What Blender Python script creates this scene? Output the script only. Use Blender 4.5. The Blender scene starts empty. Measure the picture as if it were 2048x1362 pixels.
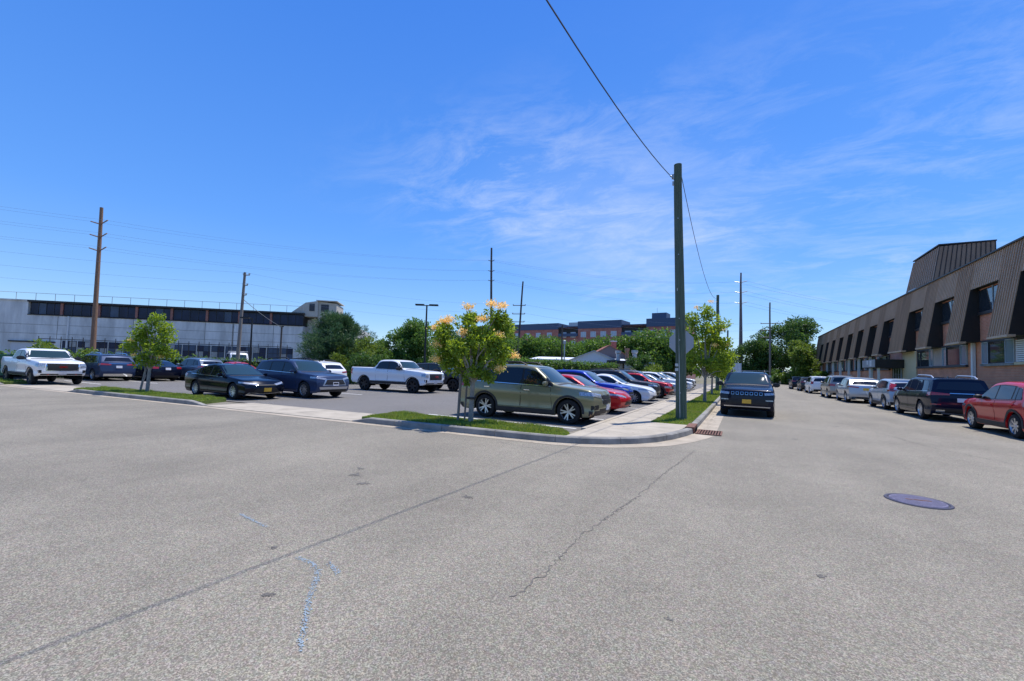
import bpy, bmesh, math, random
import numpy as np
from mathutils import Vector, Matrix
from mathutils.bvhtree import BVHTree
R = math.radians
random.seed(7)
rng = np.random.default_rng(7)
sc = bpy.context.scene
col = sc.collection

# ------------------------------------------------------------------ camera
F_PX, CAM_H, PITCH, ROLL, SHIFT, YAW = 862.0, 1.63, .044, .030, 17.36, .487
fw = Vector((-math.sin(YAW)*math.cos(PITCH), math.cos(YAW)*math.cos(PITCH), math.sin(PITCH)))
rt0 = Vector((math.cos(YAW), math.sin(YAW), 0)); up0 = rt0.cross(fw)
rt = rt0*math.cos(ROLL) + up0*math.sin(ROLL); up = -rt0*math.sin(ROLL) + up0*math.cos(ROLL)
cd = bpy.data.cameras.new('camera'); cam = bpy.data.objects.new('camera', cd); col.objects.link(cam)
m = Matrix((rt, up, -fw)).transposed().to_4x4(); m.translation = (0, 0, CAM_H); cam.matrix_world = m
cd.sensor_width = 36; cd.lens = F_PX/2048*36; cd.shift_y = SHIFT/2048; cd.clip_start = .1; cd.clip_end = 4000
sc.camera = cam

# ------------------------------------------------------------------ sky and sun
SUN_AZ, SUN_EL = R(23), R(70)          # azimuth clockwise from +Y
world = bpy.data.worlds.new('World'); sc.world = world; world.use_nodes = True
nt = world.node_tree; nt.nodes.clear()
def N(nt, t, **kw):
    n = nt.nodes.new(t)
    for k, v in kw.items():
        if k in n.inputs: n.inputs[k].default_value = v
        else: setattr(n, k, v)
    return n
def LK(nt, a, b): nt.links.new(a, b)
sky = N(nt, 'ShaderNodeTexSky', sky_type='NISHITA', sun_disc=False, sun_elevation=SUN_EL, sun_rotation=SUN_AZ,
        altitude=50, air_density=1.0, dust_density=.2, ozone_density=2.0)
hsv = N(nt, 'ShaderNodeHueSaturation', Hue=.513, Saturation=1.38, Value=1.04); LK(nt, sky.outputs[0], hsv.inputs['Color'])
tc = N(nt, 'ShaderNodeTexCoord')
sp = N(nt, 'ShaderNodeSeparateXYZ'); LK(nt, tc.outputs['Generated'], sp.inputs[0])
za = N(nt, 'ShaderNodeMath', operation='ADD'); za.inputs[1].default_value = .12; LK(nt, sp.outputs[2], za.inputs[0])
def mth(op, a, b=None, nt=nt):
    n = nt.nodes.new('ShaderNodeMath'); n.operation = op
    for i, v in enumerate((a, b)):
        if v is None: continue
        if isinstance(v, (int, float)): n.inputs[i].default_value = v
        else: nt.links.new(v, n.inputs[i])
    return n.outputs[0]
px = mth('DIVIDE', sp.outputs[0], za.outputs[0]); py = mth('DIVIDE', sp.outputs[1], za.outputs[0])
cmb = N(nt, 'ShaderNodeCombineXYZ'); LK(nt, px, cmb.inputs[0]); LK(nt, py, cmb.inputs[1])
mp = N(nt, 'ShaderNodeMapping'); mp.inputs['Rotation'].default_value = (0, 0, R(-8)); mp.inputs['Scale'].default_value = (1.3, 2.3, 1); LK(nt, cmb.outputs[0], mp.inputs[0])
n1 = N(nt, 'ShaderNodeTexNoise', Scale=2.1, Detail=9.0, Roughness=.7, Distortion=.5); LK(nt, mp.outputs[0], n1.inputs['Vector'])
n2 = N(nt, 'ShaderNodeTexNoise', Scale=.62, Detail=2.0, Roughness=.5); n2.noise_dimensions = '3D'
mp2 = N(nt, 'ShaderNodeMapping'); mp2.inputs['Location'].default_value = (.35, .2, 3.3); LK(nt, cmb.outputs[0], mp2.inputs[0]); LK(nt, mp2.outputs[0], n2.inputs['Vector'])
r1 = N(nt, 'ShaderNodeMapRange'); r1.inputs[1].default_value = .44; r1.inputs[2].default_value = .86; LK(nt, n1.outputs[0], r1.inputs[0])
r2 = N(nt, 'ShaderNodeMapRange'); r2.inputs[1].default_value = .36; r2.inputs[2].default_value = .62; LK(nt, n2.outputs[0], r2.inputs[0])
ry = N(nt, 'ShaderNodeMapRange', interpolation_type='SMOOTHSTEP'); ry.inputs[1].default_value = .85; ry.inputs[2].default_value = 1.5; LK(nt, py, ry.inputs[0])
rx = N(nt, 'ShaderNodeMapRange', interpolation_type='SMOOTHSTEP'); rx.inputs[1].default_value = -1.9; rx.inputs[2].default_value = -.8; LK(nt, px, rx.inputs[0])
cl = mth('MULTIPLY', mth('MULTIPLY', r1.outputs[0], r2.outputs[0]), mth('MULTIPLY', ry.outputs[0], rx.outputs[0]))
dx_ = mth('ADD', px, .55); dy_ = mth('ADD', py, -2.35); dd = mth('SQRT', mth('ADD', mth('MULTIPLY', dx_, dx_), mth('MULTIPLY', mth('MULTIPLY', dy_, dy_), .55)))
rp_ = N(nt, 'ShaderNodeMapRange', interpolation_type='SMOOTHSTEP'); rp_.inputs[1].default_value = .95; rp_.inputs[2].default_value = 0; LK(nt, dd, rp_.inputs[0])
cl = mth('ADD', cl, mth('MULTIPLY', mth('MULTIPLY', rp_.outputs[0], n1.outputs[0]), .95)); cl = mth('MINIMUM', cl, .95)
hz = N(nt, 'ShaderNodeMapRange'); hz.inputs[1].default_value = .02; hz.inputs[2].default_value = .2; LK(nt, sp.outputs[2], hz.inputs[0])
cl = mth('MULTIPLY', cl, hz.outputs[0]); cl = mth('MULTIPLY', cl, .6)
# elevation tint of the clear summer air, blended over the Nishita sky (values divided by 5 in the ramp)
er = N(nt, 'ShaderNodeValToRGB'); cr_ = er.color_ramp
for i_, (z_, c_) in enumerate(((0, (1.45, 2.45, 3.75)), (.1, (1.0, 2.1, 4.0)), (.27, (.60, 1.68, 4.3)), (.66, (.30, 1.10, 3.7)), (1, (.22, .9, 3.3)))):
    e_ = cr_.elements[i_] if i_ < 2 else cr_.elements.new(z_)
    e_.position = z_; e_.color = (*[v/5 for v in c_], 1)
LK(nt, sp.outputs[2], er.inputs[0])
es = N(nt, 'ShaderNodeVectorMath', operation='SCALE'); es.inputs['Scale'].default_value = 5; LK(nt, er.outputs[0], es.inputs[0])
mh_ = N(nt, 'ShaderNodeMix', data_type='RGBA'); mh_.inputs[0].default_value = .7; LK(nt, hsv.outputs[0], mh_.inputs[6]); LK(nt, es.outputs[0], mh_.inputs[7])
mx = N(nt, 'ShaderNodeMix', data_type='RGBA'); LK(nt, cl, mx.inputs[0]); LK(nt, mh_.outputs[2], mx.inputs[6]); mx.inputs[7].default_value = (3.6, 4.0, 4.7, 1)
bg = N(nt, 'ShaderNodeBackground', Strength=.121); LK(nt, mx.outputs[2], bg.inputs[0])
LK(nt, bg.outputs[0], N(nt, 'ShaderNodeOutputWorld').inputs[0])
sd = bpy.data.lights.new('sun', 'SUN'); sd.energy = 3.15; sd.angle = R(.53); sd.color = (1, .955, .89)
sun = bpy.data.objects.new('sun', sd); col.objects.link(sun)
sdir = Vector((math.sin(SUN_AZ)*math.cos(SUN_EL), math.cos(SUN_AZ)*math.cos(SUN_EL), math.sin(SUN_EL)))
sun.rotation_euler = sdir.to_track_quat('Z', 'Y').to_euler(); sun.location = sdir*60
vs = sc.view_settings; vs.view_transform = 'Standard'; vs.look = 'None'; vs.exposure = .86; vs.gamma = 1; vs.use_curve_mapping = False
try: sc.cycles.use_denoising = True
except Exception: pass

# ------------------------------------------------------------------ materials
def lin(h):
    return tuple(((c/255)/12.92 if c/255 <= .04045 else ((c/255+.055)/1.055)**2.4) for c in h)
MATS = {}
def mat(name, rgb, rough=.6, metal=0, coat=0, spec=.5, var=0, vscale=4, bump=0, bscale=40, detail=5, trans=0, emis=None, stretch=None):
    """procedural Principled material; var = relative colour variation from object-space noise"""
    if name in MATS: return MATS[name]
    m = bpy.data.materials.new(name); m.use_nodes = True; t = m.node_tree
    b = t.nodes['Principled BSDF']
    b.inputs['Roughness'].default_value = rough; b.inputs['Metallic'].default_value = metal
    b.inputs['Coat Weight'].default_value = coat; b.inputs['Coat Roughness'].default_value = .04
    b.inputs['Specular IOR Level'].default_value = spec
    b.inputs['Base Color'].default_value = (*rgb, 1)
    if var or bump:
        c = N(t, 'ShaderNodeTexCoord'); src = c.outputs['Object']
        if stretch:
            mpn = N(t, 'ShaderNodeMapping'); mpn.inputs['Scale'].default_value = stretch; LK(t, src, mpn.inputs[0]); src = mpn.outputs[0]
    if var:
        n = N(t, 'ShaderNodeTexNoise', Scale=vscale, Detail=detail, Roughness=.62); LK(t, src, n.inputs['Vector'])
        r = N(t, 'ShaderNodeMapRange'); r.inputs[1].default_value = .28; r.inputs[2].default_value = .72
        r.inputs[3].default_value = 1-var; r.inputs[4].default_value = 1+var; LK(t, n.outputs[0], r.inputs[0])
        mxx = N(t, 'ShaderNodeVectorMath', operation='SCALE'); mxx.inputs[0].default_value = rgb; LK(t, r.outputs[0], mxx.inputs['Scale'])
        LK(t, mxx.outputs[0], b.inputs['Base Color'])
    if bump:
        n = N(t, 'ShaderNodeTexNoise', Scale=bscale, Detail=4.0); LK(t, src, n.inputs['Vector'])
        bn = N(t, 'ShaderNodeBump', Strength=bump, Distance=.02); LK(t, n.outputs[0], bn.inputs['Height']); LK(t, bn.outputs[0], b.inputs['Normal'])
    if emis: b.inputs['Emission Color'].default_value = (*emis, 1); b.inputs['Emission Strength'].default_value = .3
    MATS[name] = m; return m

def leaf_mat(name, c0, c1, trans=.45, dry=None):
    if name in MATS: return MATS[name]
    m = bpy.data.materials.new(name); m.use_nodes = True; t = m.node_tree; t.nodes.clear()
    g = N(t, 'ShaderNodeNewGeometry'); r = N(t, 'ShaderNodeValToRGB')
    r.color_ramp.elements[0].color = (*c0, 1); r.color_ramp.elements[1].color = (*c1, 1); LK(t, g.outputs['Random Per Island'], r.inputs[0])
    rc = r.outputs[0]
    if dry:
        nz = N(t, 'ShaderNodeTexNoise', Scale=1.7, Detail=4.0); LK(t, N(t, 'ShaderNodeTexCoord').outputs['Object'], nz.inputs['Vector'])
        mr = N(t, 'ShaderNodeMapRange'); mr.inputs[1].default_value = .5; mr.inputs[2].default_value = .72; mr.inputs[4].default_value = .45; LK(t, nz.outputs[0], mr.inputs[0])
        dm_ = N(t, 'ShaderNodeMix', data_type='RGBA'); LK(t, mr.outputs[0], dm_.inputs[0]); LK(t, rc, dm_.inputs[6]); dm_.inputs[7].default_value = (*dry, 1); rc = dm_.outputs[2]
    d = N(t, 'ShaderNodeBsdfPrincipled'); d.inputs['Roughness'].default_value = .45; d.inputs['Specular IOR Level'].default_value = .35; LK(t, rc, d.inputs['Base Color'])
    tr = N(t, 'ShaderNodeBsdfTranslucent')
    hv = N(t, 'ShaderNodeHueSaturation', Hue=.475, Saturation=1.1, Value=1.5); LK(t, rc, hv.inputs['Color']); LK(t, hv.outputs[0], tr.inputs[0])
    mx = N(t, 'ShaderNodeMixShader'); mx.inputs[0].default_value = trans; LK(t, d.outputs[0], mx.inputs[1]); LK(t, tr.outputs[0], mx.inputs[2])
    LK(t, mx.outputs[0], N(t, 'ShaderNodeOutputMaterial').inputs[0])
    MATS[name] = m; return m

def asphalt_mat(name, c_dark, c_light, big=.12):
    m = bpy.data.materials.new(name); m.use_nodes = True; t = m.node_tree; b = t.nodes['Principled BSDF']
    b.inputs['Roughness'].default_value = .82; b.inputs['Specular IOR Level'].default_value = .35
    c = N(t, 'ShaderNodeTexCoord').outputs['Object']
    v = N(t, 'ShaderNodeTexVoronoi', Scale=140.0); LK(t, c, v.inputs['Vector'])
    n = N(t, 'ShaderNodeTexNoise', Scale=52.0, Detail=6.0, Roughness=.75); LK(t, c, n.inputs['Vector'])
    nb = N(t, 'ShaderNodeTexNoise', Scale=.33, Detail=5.0, Roughness=.6); LK(t, c, nb.inputs['Vector'])
    nm = N(t, 'ShaderNodeTexNoise', Scale=4.2, Detail=5.0, Roughness=.7); LK(t, c, nm.inputs['Vector'])
    mpn = N(t, 'ShaderNodeMapping'); mpn.inputs['Scale'].default_value = (2.2, .06, 1); LK(t, c, mpn.inputs[0])
    ns = N(t, 'ShaderNodeTexNoise', Scale=.5, Detail=3.0); LK(t, mpn.outputs[0], ns.inputs['Vector'])
    vc = N(t, 'ShaderNodeSeparateColor'); LK(t, v.outputs['Color'], vc.inputs[0])
    k = mth('MULTIPLY', vc.outputs[0], .52, t); k2 = mth('MULTIPLY', n.outputs[0], .48, t); k = mth('ADD', k, k2, t)
    r = N(t, 'ShaderNodeValToRGB'); r.color_ramp.elements[0].position = .22; r.color_ramp.elements[1].position = .84
    r.color_ramp.elements[0].color = (*c_dark, 1); r.color_ramp.elements[1].color = (*c_light, 1); LK(t, k, r.inputs[0])
    e = r.color_ramp.elements.new(.52); e.color = tuple(.5*(c_dark[i]*.9+c_light[i]*.75) for i in range(3))+(1,)
    s = mth('ADD', mth('MULTIPLY', nb.outputs[0], .6, t), mth('MULTIPLY', nm.outputs[0], .22, t), t)
    s = mth('ADD', s, mth('MULTIPLY', ns.outputs[0], .28, t), t)
    mr = N(t, 'ShaderNodeMapRange'); mr.inputs[1].default_value = .35; mr.inputs[2].default_value = .75; mr.inputs[3].default_value = 1-big; mr.inputs[4].default_value = 1+big; LK(t, s, mr.inputs[0])
    v2 = N(t, 'ShaderNodeTexVoronoi', Scale=46.0); LK(t, c, v2.inputs['Vector'])
    tint = N(t, 'ShaderNodeMix', data_type='RGBA', blend_type='OVERLAY'); tint.inputs[0].default_value = .05; LK(t, r.outputs[0], tint.inputs[6]); LK(t, v2.outputs['Color'], tint.inputs[7])
    sm = N(t, 'ShaderNodeVectorMath', operation='SCALE'); LK(t, tint.outputs[2], sm.inputs[0]); LK(t, mr.outputs[0], sm.inputs['Scale']); LK(t, sm.outputs[0], b.inputs['Base Color'])
    bn = N(t, 'ShaderNodeBump', Strength=.55, Distance=.008); LK(t, k, bn.inputs['Height']); LK(t, bn.outputs[0], b.inputs['Normal'])
    MATS[name] = m; return m

def brick_mat(name, c1, c2, mortar, axis='YZ'):
    m = bpy.data.materials.new(name); m.use_nodes = True; t = m.node_tree; b = t.nodes['Principled BSDF']; b.inputs['Roughness'].default_value = .85
    c = N(t, 'ShaderNodeTexCoord').outputs['Object']; s = N(t, 'ShaderNodeSeparateXYZ'); LK(t, c, s.inputs[0])
    cb = N(t, 'ShaderNodeCombineXYZ'); LK(t, s.outputs['XYZ'.index(axis[0])], cb.inputs[0]); LK(t, s.outputs[2], cb.inputs[1])
    br = N(t, 'ShaderNodeTexBrick', Scale=1.0); br.inputs['Brick Width'].default_value = .30; br.inputs['Row Height'].default_value = .1; br.inputs['Mortar Size'].default_value = .009
    br.inputs['Color1'].default_value = (*c1, 1); br.inputs['Color2'].default_value = (*c2, 1); br.inputs['Mortar'].default_value = (*mortar, 1); LK(t, cb.outputs[0], br.inputs['Vector'])
    n = N(t, 'ShaderNodeTexNoise', Scale=.9, Detail=5.0); LK(t, c, n.inputs['Vector'])
    mr = N(t, 'ShaderNodeMapRange'); mr.inputs[1].default_value = .3; mr.inputs[2].default_value = .7; mr.inputs[3].default_value = .8; mr.inputs[4].default_value = 1.18; LK(t, n.outputs[0], mr.inputs[0])
    sm = N(t, 'ShaderNodeVectorMath', operation='SCALE'); LK(t, br.outputs[0], sm.inputs[0]); LK(t, mr.outputs[0], sm.inputs['Scale']); LK(t, sm.outputs[0], b.inputs['Base Color'])
    bn = N(t, 'ShaderNodeBump', Strength=.5, Distance=.01); LK(t, br.outputs['Fac'], bn.inputs['Height']); bn.invert = True; LK(t, bn.outputs[0], b.inputs['Normal'])
    MATS[name] = m; return m

ASPH = asphalt_mat('asphalt_road', (.112, .100, .076), (.385, .346, .273), .27)
ASPH_LOT = asphalt_mat('asphalt_lot', (.085, .079, .072), (.27, .255, .235), .12)
CONC = mat('concrete', (.38, .335, .265), .85, var=.2, vscale=1.6, bump=.25, bscale=60, spec=.3)
KERBM = mat('kerb_concrete', (.23, .22, .20), .85, var=.38, vscale=2.2, bump=.35, bscale=50, spec=.3)
SOIL = mat('lawn_soil', (.11, .15, .04), .95, var=.35, vscale=5, bump=.6, bscale=30, spec=.1)
RUST = mat('rusty_iron', (.165, .075, .05), .75, metal=.2, var=.35, vscale=14, bump=.4)
BLACKM = mat('black_plastic', (.015, .015, .016), .55, spec=.4, var=.2, vscale=9)
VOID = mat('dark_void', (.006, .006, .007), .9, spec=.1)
WHITEP = mat('white_road_paint', (.70, .70, .67), .7, var=.22, vscale=9)
GALV = mat('galvanised_steel', (.42, .44, .46), .45, metal=.6, var=.15, vscale=6)
WOODG = mat('treated_pole_wood', (.075, .105, .075), .85, var=.5, vscale=3, bump=.5, bscale=30, stretch=(14, 14, .5))
WOODB = mat('brown_pole_wood', (.22, .125, .075), .85, var=.35, vscale=3, bump=.5, stretch=(9, 9, .7))
WOODK = mat('grey_pole_wood', (.20, .17, .145), .85, var=.3, vscale=3, bump=.4, stretch=(9, 9, .7))
WOODD = mat('dark_pole_wood', (.075, .06, .052), .85, var=.3, vscale=3, bump=.4, stretch=(9, 9, .7))
BARK = mat('smooth_bark', (.26, .235, .20), .85, var=.3, vscale=9, bump=.5)
BARKD = mat('dark_bark', (.07, .055, .042), .9, var=.3, vscale=6, bump=.6)
WIRE = mat('cable_black', (.02, .02, .022), .6)
WIREG = mat('cable_grey', (.30, .36, .45), .6)

# ------------------------------------------------------------------ mesh helpers
class MB:
    def __init__(s): s.v = []; s.f = []; s.mi = []; s.cur = 0
    def add(s, vs, fs):
        o = len(s.v); s.v += [tuple(v) for v in vs]; s.f += [tuple(i+o for i in f) for f in fs]; s.mi += [s.cur]*len(fs); return s
    def box(s, a, b, M=None):
        x0, y0, z0 = a; x1, y1, z1 = b
        vs = [(x0,y0,z0),(x1,y0,z0),(x1,y1,z0),(x0,y1,z0),(x0,y0,z1),(x1,y0,z1),(x1,y1,z1),(x0,y1,z1)]
        if M is not None: vs = [M @ Vector(v) for v in vs]
        return s.add(vs, [(3,2,1,0),(4,5,6,7),(0,1,5,4),(1,2,6,5),(2,3,7,6),(3,0,4,7)])
    def prism(s, poly, z0, z1):
        n = len(poly); vs = [(x, y, z0) for x, y in poly]+[(x, y, z1) for x, y in poly]
        return s.add(vs, [tuple(range(n))[::-1], tuple(range(n, 2*n))]+[(i, (i+1)%n, n+(i+1)%n, n+i) for i in range(n)])
    def tube(s, pts, rad, seg=8, cap=True):
        pts = [Vector(p) for p in pts]; n = len(pts); rad = rad if hasattr(rad, '__len__') else [rad]*n
        vs = []; ref = None
        for i, p in enumerate(pts):
            d = (pts[min(i+1, n-1)]-pts[max(i-1, 0)]).normalized()
            if ref is None: ref = d.orthogonal().normalized()
            ref = (ref-d*ref.dot(d)).normalized(); b = d.cross(ref)
            for k in range(seg):
                a = 2*math.pi*k/seg; vs.append(p+(ref*math.cos(a)+b*math.sin(a))*rad[i])
        fs = [(i*seg+k, i*seg+(k+1)%seg, (i+1)*seg+(k+1)%seg, (i+1)*seg+k) for i in range(n-1) for k in range(seg)]
        if cap: fs += [tuple(range(seg))[::-1], tuple(range((n-1)*seg, n*seg))]
        return s.add(vs, fs)
    def lathe(s, prof, seg=24, axis='Z', closed=False):
        vs = []
        for k in range(seg):
            a = 2*math.pi*k/seg
            for r, h in prof:
                if axis == 'Z': vs.append((r*math.cos(a), r*math.sin(a), h))
                else: vs.append((r*math.cos(a), h, r*math.sin(a)))
        n = len(prof); fs = []
        for k in range(seg):
            for j in range(n if closed else n-1):
                a, b = k*n+j, k*n+(j+1)%n; c, d = ((k+1)%seg)*n+(j+1)%n, ((k+1)%seg)*n+j
                fs.append((a, b, c, d))
        return s.add(vs, fs)
    def build(s, name, material, parent=None, smooth=None, loc=None):
        me = bpy.data.meshes.new(name); me.from_pydata(s.v, [], s.f)
        ms = material if isinstance(material, (list, tuple)) else [material]
        for mm in ms: me.materials.append(mm)
        if len(ms) > 1: me.polygons.foreach_set('material_index', s.mi)
        fixmesh(me, smooth)
        return link(name, me, parent, loc)
def fixmesh(me, smooth=None, merge=0):
    bm = bmesh.new(); bm.from_mesh(me)
    if merge: bmesh.ops.remove_doubles(bm, verts=bm.verts, dist=merge)
    bmesh.ops.recalc_face_normals(bm, faces=bm.faces); bm.to_mesh(me); bm.free()
    if smooth is not None:
        me.shade_smooth(); me.set_sharp_from_angle(angle=R(smooth))
def link(name, me, parent=None, loc=None, rz=None):
    o = bpy.data.objects.new(name, me); col.objects.link(o); o.parent = parent
    if loc is not None: o.location = loc
    if rz is not None: o.rotation_euler[2] = rz
    return o
def empty(name, loc=(0, 0, 0), rz=0, parent=None):
    o = link(name, None, parent, loc, rz); o.empty_display_size = .3; return o
def tag(o, label=None, cat=None, group=None, kind=None):
    for k, v in (('label', label), ('category', cat), ('group', group), ('kind', kind)):
        if v: o[k] = v
    return o
def box(name, a, b, material, parent=None, M=None): return MB().box(a, b, M).build(name, material, parent)

# ------------------------------------------------------------------ ground, road, kerbs, pavement
def sheet(name, poly, z, material, kind='structure', parent=None):
    o = MB().add([(x, y, z) for x, y in poly], [tuple(range(len(poly)))]).build(name, material, parent)
    if kind and parent is None: o['kind'] = kind
    return o
GROUND = mat('ground_earth', (.16, .15, .10), .95, var=.3, vscale=.4, bump=.3, bscale=5)
sheet('ground', [(-900, -900), (900, -900), (900, 1200), (-900, 1200)], -.06, GROUND)
road = sheet('road', [(-140, -60), (60, -60), (60, 8.0), (9.2, 8.0), (9.2, 118), (-1.0, 118), (-1.0, 27), (-3, 12.5), (-9, 10.2), (-33, 8.8), (-140, 3.0)], 0, ASPH)
lot = sheet('parking_lot', [(-62, 7.2), (-33, 8.95), (-4.0, 10.6), (-3.57, 13), (-3.57, 78), (-17, 66), (-36, 24), (-62, 12)], .006, ASPH_LOT)

def arc_path(pts, step):
    """resample a polyline at equal steps"""
    P = [Vector((x, y, 0)) for x, y in pts]; out = [P[0]]; acc = 0
    d = [0]
    for a, b in zip(P, P[1:]): d.append(d[-1]+(b-a).length)
    n = max(1, round(d[-1]/step))
    res = []
    for i in range(n+1):
        s = d[-1]*i/n; k = max(j for j in range(len(d)) if d[j] <= s+1e-9); k = min(k, len(P)-2)
        t = (s-d[k])/(d[k+1]-d[k]); res.append(P[k].lerp(P[k+1], t))
    return res
def normals(P):
    out = []
    for i in range(len(P)):
        d = (P[min(i+1, len(P)-1)]-P[max(i-1, 0)]).normalized(); out.append(Vector((-d.y, d.x, 0)))
    return out
def sweep(mb, P, prof, hs=None):
    Nn = normals(P); n = len(prof); vs = []
    for i, (p, q) in enumerate(zip(P, Nn)):
        h = 1 if hs is None else hs[i]
        for o, z in prof: vs.append((p.x+q.x*o, p.y+q.y*o, z*h if z > .02 else z))
    fs = [(i*n+j, i*n+(j+1)%n, (i+1)*n+(j+1)%n, (i+1)*n+j) for i in range(len(P)-1) for j in range(n)]
    fs += [tuple(range(n))[::-1], tuple(range((len(P)-1)*n, len(P)*n))]
    return mb.add(vs, fs)
def kerb_y(x): return 8.95+.0573*(x+4.4)
corner = [(-4.4, 8.95), (-3.7, 9.02), (-3.1, 9.2), (-2.55, 9.52), (-2.05, 9.98), (-1.68, 10.55), (-1.40, 11.3), (-1.2, 12.1), (-1.1, 12.7)]
KP = [(0, -.05), (.02, .125), (.05, .15), (.17, .15), (.17, -.05)]
kerb = tag(empty('kerb'), kind='structure')
def kerb_run(pts, step, ramp0=0, ramp1=0, seg=3.0):
    P = arc_path(pts, step); d = [0]
    for a, b in zip(P, P[1:]): d.append(d[-1]+(b-a).length)
    tot = d[-1]; i0 = 0
    while i0 < len(P)-1:
        i1 = i0
        while i1 < len(P)-1 and d[i1]-d[i0] < seg-1e-6: i1 += 1
        Q = [p.copy() for p in P[i0:i1+1]]; t = (Q[1]-Q[0]).normalized(); Q[0] = Q[0]+t*.006; t = (Q[-1]-Q[-2]).normalized(); Q[-1] = Q[-1]-t*.006
        hs = [min(1, .22+.78*d[i]/ramp0 if ramp0 else 1, .22+.78*(tot-d[i])/ramp1 if ramp1 else 1) for i in range(i0, i1+1)]
        sweep(MB(), Q, KP, hs).build('kerb_stone', KERBM, kerb); i0 = i1
def L_(x0, x1): return [(x0, kerb_y(x0)), (x1, kerb_y(x1))]
kerb_run(L_(-62, -33.3), .5, 0, .9); kerb_run(L_(-26.2, -16.4), .3, .8, .8); kerb_run(L_(-9.6, -4.4)+corner[1:], .15, .6, 0, 1.45)
kerb_run([(-1.1, 13.72), (-1.06, 20), (-1.0, 110)], .75, 0, 0, 3.0)
gut = tag(empty('gutter'), kind='structure')
GUTM = mat('gutter_concrete', (.36, .305, .23), .85, var=.24, vscale=1.5, bump=.2)
def gutter_run(pts, step, w):
    P = arc_path(pts, step); Nn = normals(P); vs = []
    for i, (p, q) in enumerate(zip(P, Nn)):
        ww = w[0]+(w[1]-w[0])*i/(len(P)-1); vs += [(p.x+q.x*.02, p.y+q.y*.02, .007), (p.x-q.x*ww, p.y-q.y*ww, .005)]
    MB().add(vs, [(2*i, 2*i+1, 2*i+3, 2*i+2) for i in range(len(P)-1)]).build('gutter_slab', GUTM, gut)
gutter_run(L_(-62, -33.3), 2, (.16, .2)); gutter_run(L_(-33.28, -4.4), 2, (.2, .26)); gutter_run(corner, .15, (.26, .52)); gutter_run([(-1.1, 12.72), (-1.06, 20), (-1.0, 110)], 1, (.52, .5))

# flush driveway aprons, pavement slabs
def slabs(name, parent, quads, z1, material=None, gap=.007):
    for q in quads:
        c = Vector((sum(p[0] for p in q)/4, sum(p[1] for p in q)/4)); qq = []
        for p in q:
            v = Vector(p)-c; l = v.length; qq.append(tuple(c+v*(1-gap*1.4/l)))
        MB().prism(qq, -.05, z1+random.uniform(-.003, .003)).build(name, material or CONC, parent)
def strip_quads(x0, x1, n, d0, d1):
    out = []
    for i in range(n):
        a = x0+(x1-x0)*i/n; b = x0+(x1-x0)*(i+1)/n
        out.append([(a, kerb_y(a)+d0), (b, kerb_y(b)+d0), (b, kerb_y(b)+d1), (a, kerb_y(a)+d1)])
    return out
apron = tag(empty('driveway_apron'), kind='structure')
slabs('concrete_slab', apron, strip_quads(-16.35, -9.65, 5, .02, 1.72), .022)
apron2 = tag(empty('driveway_apron'), kind='structure')
slabs('concrete_slab', apron2, strip_quads(-33.2, -26.3, 5, .02, 1.72), .022)
walk = tag(empty('sidewalk'), kind='structure')
Y0 = 10.62
q = []
ys = [Y0]
while ys[-1] < 76: ys.append(ys[-1]+1.52)
for a, b in zip(ys, ys[1:]):
    if a > 12.9: q.append([(-3.47, a), (-2.38, a), (-2.38, b), (-3.47, b)])
slabs('concrete_slab', walk, q, .145)
ci = [(-3.47, 9.20), (-3.1, 9.36), (-2.62, 9.66), (-2.18, 10.1), (-1.83, 10.65), (-1.57, 11.36), (-1.37, 12.14), (-1.285, 12.8)]
yb = ys[[i for i in range(len(ys)) if ys[i] > 12.9][0]]
def fan(name, poly): MB().prism(poly, -.05, .145).build(name, CONC, walk)
fan('concrete_slab', [(-3.47, 9.21), (-3.1, 9.37), (-2.62, 9.67), (-2.18, 10.11), (-1.99, 10.4), (-3.47, 10.9)])
fan('concrete_slab', [(-3.47, 10.914), (-1.983, 10.414), (-1.84, 10.65), (-1.58, 11.36), (-1.39, 12.14), (-1.37, 12.3), (-3.47, 12.3)])
fan('concrete_slab', [(-3.47, 12.314), (-1.366, 12.314), (-1.33, 12.7), (-1.33, 13.45), (-2.373, 13.45), (-2.373, yb-.007), (-3.47, yb-.007)])
# low kerb between lot and pavement
lk = tag(empty('kerb'), kind='structure')
for i in range(22):
    a = 10.75+i*3; MB().box((-3.61, a+.006, -.04), (-3.477, a+2.994, .152)).build('kerb_stone', CONC, lk)
box('red_band', (-3.80, 11.6, .002), (-3.615, 13.0, .025), mat('red_primer', (.28, .08, .05), .8, var=.3, vscale=8), lk)

# lawn strips
def lawn(name, poly, z=.135):
    o = MB().prism(poly, -.05, z).build(name, SOIL); o['kind'] = 'structure'; return o
isl1 = [(-26.1, kerb_y(-26.1)+.18), (-16.9, kerb_y(-16.9)+.18), (-17.6, kerb_y(-17.6)+1.5), (-27.2, kerb_y(-27.2)+1.7)]
isl2 = [(-9.4, kerb_y(-9.4)+.18), (-4.4, 9.14), (-3.485, 9.22), (-3.485, 9.6), (-4.0, 10.45), (-9.6, 10.42)]
isl0 = [(-62, kerb_y(-62)+.18), (-33.6, kerb_y(-33.6)+.18), (-33.6, kerb_y(-33.6)+1.4), (-62, kerb_y(-62)+1.4)]
strip = [(-2.36, 13.47), (-1.30, 13.47), (-1.24, 20), (-1.2, 110), (-2.36, 110)]
right = [(9.35, 24), (9.35, 116), (15.5, 116), (15.5, 24)]
for nm, po in (('grass_strip', isl1), ('grass_strip', isl2), ('grass_strip', isl0), ('grass_strip', strip)): lawn(nm, po)
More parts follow.
